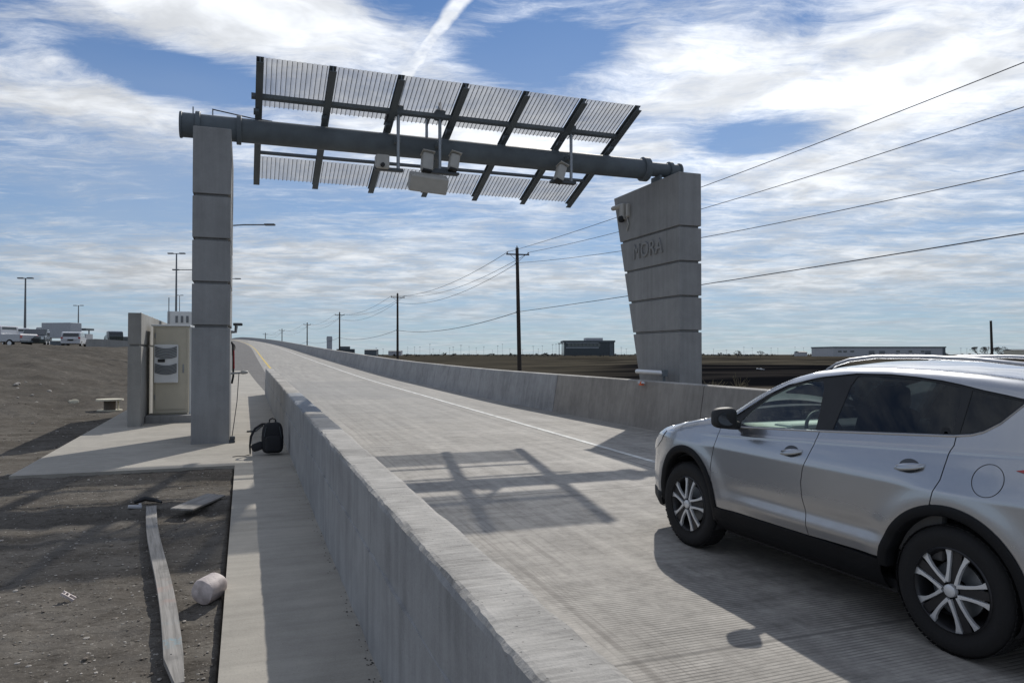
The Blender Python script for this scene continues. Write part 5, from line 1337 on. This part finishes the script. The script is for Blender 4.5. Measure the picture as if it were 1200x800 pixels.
# top sheets
def top_sheet(name, s0, s1, mat, ns=24, crown=.035, off=0.0, par=None, wi=0.0, fwd=0.0):
    b = MB(); nw = 20; vs = []
    for i in range(ns+1):
        s_ = s0+(s1-s0)*i/ns; zt = ztop(s_); we = Wd(s_, zt)-wi
        for k in range(nw+1):
            x = -we+2*we*k/nw; u_ = x/we; q_ = 1-u_*u_
            vs.append((x, -(s_-fwd*q_), zt+crown*q_+off))
    b.add(vs, [[i*(nw+1)+k, i*(nw+1)+k+1, (i+1)*(nw+1)+k+1, (i+1)*(nw+1)+k] for i in range(ns) for k in range(nw)], 0, True)
    return b.build(name, mat, par or car, sharp=0)
top_sheet('hood', -.86, .36, M['paint'], 30, .045, 0, fwd=.05)
top_sheet('cowl', .365, .44, M['black'], 4, .03)
top_sheet('windscreen', .445, 1.13, M['glass_w'], 24, .035, fwd=.10)
top_sheet('roof', 1.135, 3.12, M['paint'], 40, .045)
top_sheet('rear_window', 3.125, 3.33, M['glass_d'], 10, .03, -.005, fwd=-.04)
def end_cap(name, sf, z0, z1, mat, bulge):
    b = MB(); nw = 16; nz = 10; vs = []
    for j in range(nz+1):
        z = z0+(z1-z0)*j/nz; s_ = lerp_tab(sf, z); we = Wd(s_, z)
        for k in range(nw+1):
            x = -we+2*we*k/nw; vs.append((x, -(s_+bulge*(1-(x/we)**2)), z))
    b.add(vs, [[j*(nw+1)+k, j*(nw+1)+k+1, (j+1)*(nw+1)+k+1, (j+1)*(nw+1)+k] for j in range(nz) for k in range(nw)], 0, True)
    return b.build(name, mat, car, sharp=0)
fb = end_cap('front_bumper', [(.25, -.86), (.42, -.86), (.52, -.884), (.62, -.875), (.72, -.84)], .25, .66, M['paint'], -.09)
b = MB(); b.bb(-.36, .36, .90, .965, .34, .56, 0, .02); b.build('grille', M['black'], car)
end_cap('tailgate', [(.25, 3.38), (.8, 3.39), (1.08, 3.355), (1.2, 3.31)], .25, 1.15, M['paint'], .08)
b = MB(); b.bb(-.72, .72, -3.2, -2.95, .24, .30); b.bb(-.78, .78, -2.1, -.45, .22, .30); b.bb(-.55, .55, -2.94, .7, .24, .299); b.bb(-.78, .78, -3.1, -2.96, .3, 1.15); b.bb(-.62, .62, -2.95, .62, .30, .5); b.build('underbody', M['liner'], car)
b = MB(); b.bb(-.55, .55, -.35, .7, .5, .95); b.bb(-.74, .74, -.42, -.36, .3, 1.02); b.build('engine_bay', M['liner'], car)
# interior
b = MB(); b.box((0, -.70, 1.09), (1.44, .50, .10), None, 0, .04); b.box((-.36, -.86, 1.125), (.44, .22, .08), None, 0, .035); b.build('dashboard', M['inter_sunlit'], car)
b = MB(); b.lathe([(.178+.014*cos(a), .014*sin(a)) for a in [2*pi*k/8 for k in range(9)]], (0, 0, 0), 32, 'y', smooth=True); b.box((0, .01, 0), (.33, .02, .035), None, 0, .008); b.box((0, .015, -.08), (.03, .02, .16), None, 0, .008); b.lathe([(0, -.03), (.06, -.025), (.07, .02), (0, .03)], (0, .01, 0), 20, 'y')
o = b.build('steering_wheel', M['inter'], car); o.location = (-.37, -1.10, 1.10); o.rotation_euler = (radians(-22), 0, 0)
for (x, s_) in ((-.37, 1.62), (.37, 1.62), (-.37, 2.52), (.37, 2.52)):
    b = MB(); b.box((x, -s_, 1.02), (.50, .15, .66), Matrix.Rotation(radians(-14), 3, 'X').transposed(), 0, .05); b.box((x, -s_+.28, .68), (.50, .52, .16), None, 0, .05); st_ = b.build('seat', M['inter'], car)
    b = MB(); b.box((x, -s_-.10, 1.42), (.27, .10, .17), None, 0, .04); b.build('headrest', M['inter'], st_)
b = MB(); b.tube([(0, -.86, 1.46), (0, -.92, 1.43)], .01, 6); b.box((0, -.93, 1.42), (.24, .03, .07), None, 0, .012); b.build('rear_view_mirror', M['black'], car)
b = MB(); vs = []
for i in range(16):
    s_ = 1.2+1.85*i/15; zt = ztop(s_)-.05; we = Wd(s_, zt)-.03
    for k in range(9): x = -we+2*we*k/8; vs.append((x, -s_, zt+.03*(1-(x/we)**2)))
b.add(vs, [[i*9+k, i*9+k+1, (i+1)*9+k+1, (i+1)*9+k] for i in range(15) for k in range(8)]); b.build('headliner', M['inter'], car)
for sg in (1, -1):
    b = MB(); 
    for (s0_, s1_) in ((.52, 1.42), (1.48, 2.42)): b.bb(-.80*sg, -.74*sg, -s0_, -s1_, .5, 1.12 if sg > 0 else 1.16, 0, .02)
    b.build('door_lining', M['inter_sunlit'] if sg < 0 else M['inter'], car)  # far lining gets the paler tone: its sunlight is in the colour
# wheels
def wheel(s_, sg, rot):
    par = empty('wheel', (0, 0, 0), None, None); par.parent = car; par.location = (-.865*sg, -s_, .372); par.rotation_euler = (0, 0, 0 if sg > 0 else pi)
    tv = [(.235, .0), (.242, -.012), (.255, -.010), (.29, .004), (.325, .006), (.348, -.006), (.362, -.022), (.369, -.045), (.372, -.075), (.372, -.145), (.366, -.175), (.345, -.205), (.29, -.215), (.24, -.20)]
    b = MB(); b.lathe([(r_, -x_-.0) for r_, x_ in tv], (0, 0, 0), 72, 'x')
    # tread blocks cut as shallow ribs
    for k in range(72):
        a = 2*pi*k/72
        for x_ in (.032, .075, .115, .155):
            R_ = Matrix.Rotation(-a, 3, 'X'); c_ = R_ @ Vector((0, 0, .371)); b.box((x_+.004*(k % 2), c_.y, c_.z), (.034, .026, .0035), R_, 0, 0)
    t = b.build('tyre', M['rubber'], par, recalc=False, sharp=radians(40))
    b = MB(); b.lathe([(.238, .004), (.245, .010), (.238, .016), (.225, .03), (.215, .12), (.20, .16), (0, .16)], (0, 0, 0), 64, 'x'); b.build('rim_barrel', M['alloy_d'], par, sharp=radians(40))
    b = MB()
    for k in range(5):
        a0 = radians(rot+72*k)
        for sd_ in (-1, 1):
            def pt(r_, t_, x_): 
                ca, sa_ = cos(a0), sin(a0); y = r_*ca-t_*sa_; z = r_*sa_+t_*ca; return (x_, y, z)
            prof_ = [(.045, .028, .022, -.004), (.10, .031, .018, -.001), (.15, .038, .018, .004), (.19, .048, .024, .009), (.215, .058, .036, .012), (.236, .066, .052, .014)]
            vs = []
            for (r_, t_, w_, x_) in prof_:
                for (dt, dx_) in ((-w_/2, 0), (w_/2, 0), (w_/2, .022), (-w_/2, .022)): vs.append(pt(r_, sd_*(t_+dt), x_+dx_))
            n = len(prof_); fs = [[i*4+j, i*4+(j+1) % 4, (i+1)*4+(j+1) % 4, (i+1)*4+j] for i in range(n-1) for j in range(4)]+[[0, 1, 2, 3], [4*n-4, 4*n-3, 4*n-2, 4*n-1]]
            b.add(vs, fs)
    b.build('spokes', M['alloy'], par, bevel=.002)
    b = MB()
    for k in range(5):
        a0 = radians(rot+72*k); R_ = Matrix.Rotation(a0, 3, 'X'); b.box(R_ @ Vector((.022, .145, 0)), (.012, .19, .05), R_)
    b.lathe([(.06, .022), (.07, .035), (0, .035)], (0, 0, 0), 24, 'x'); b.build('spoke_web', M['alloy_d'], par)
    b = MB(); b.lathe([(0, -.014), (.028, -.013), (.036, -.006), (.038, .02)], (0, 0, 0), 28, 'x', smooth=True); b.build('hub_cap', M['alloy'], par, sharp=radians(40))
    b = MB(); b.lathe([(.16, .07), (.16, .085), (.05, .085)], (0, 0, 0), 32, 'x'); b.build('brake_disc', M['steel2'], par)
    return par
for s_, rt_ in ((0.0, 98), (2.518, 100)):
    for sg in (1, -1): wheel(s_, sg, rt_)
    for sg in (1, -1):
        b = MB(); b.lathe([(.40, 0), (.415, .02), (.415, .24), (.0, .26)], (-.83*sg, -s_, .40), 36, 'x' ); 
        if sg < 0: b.v = [(-.83*sg-(v[0]-(-.83*sg)), v[1], v[2]) for v in b.v]
        b.v = [v if v[2] > .22 else (v[0], v[1], .22) for v in b.v]
        b.build('wheel_well', M['liner'], car)
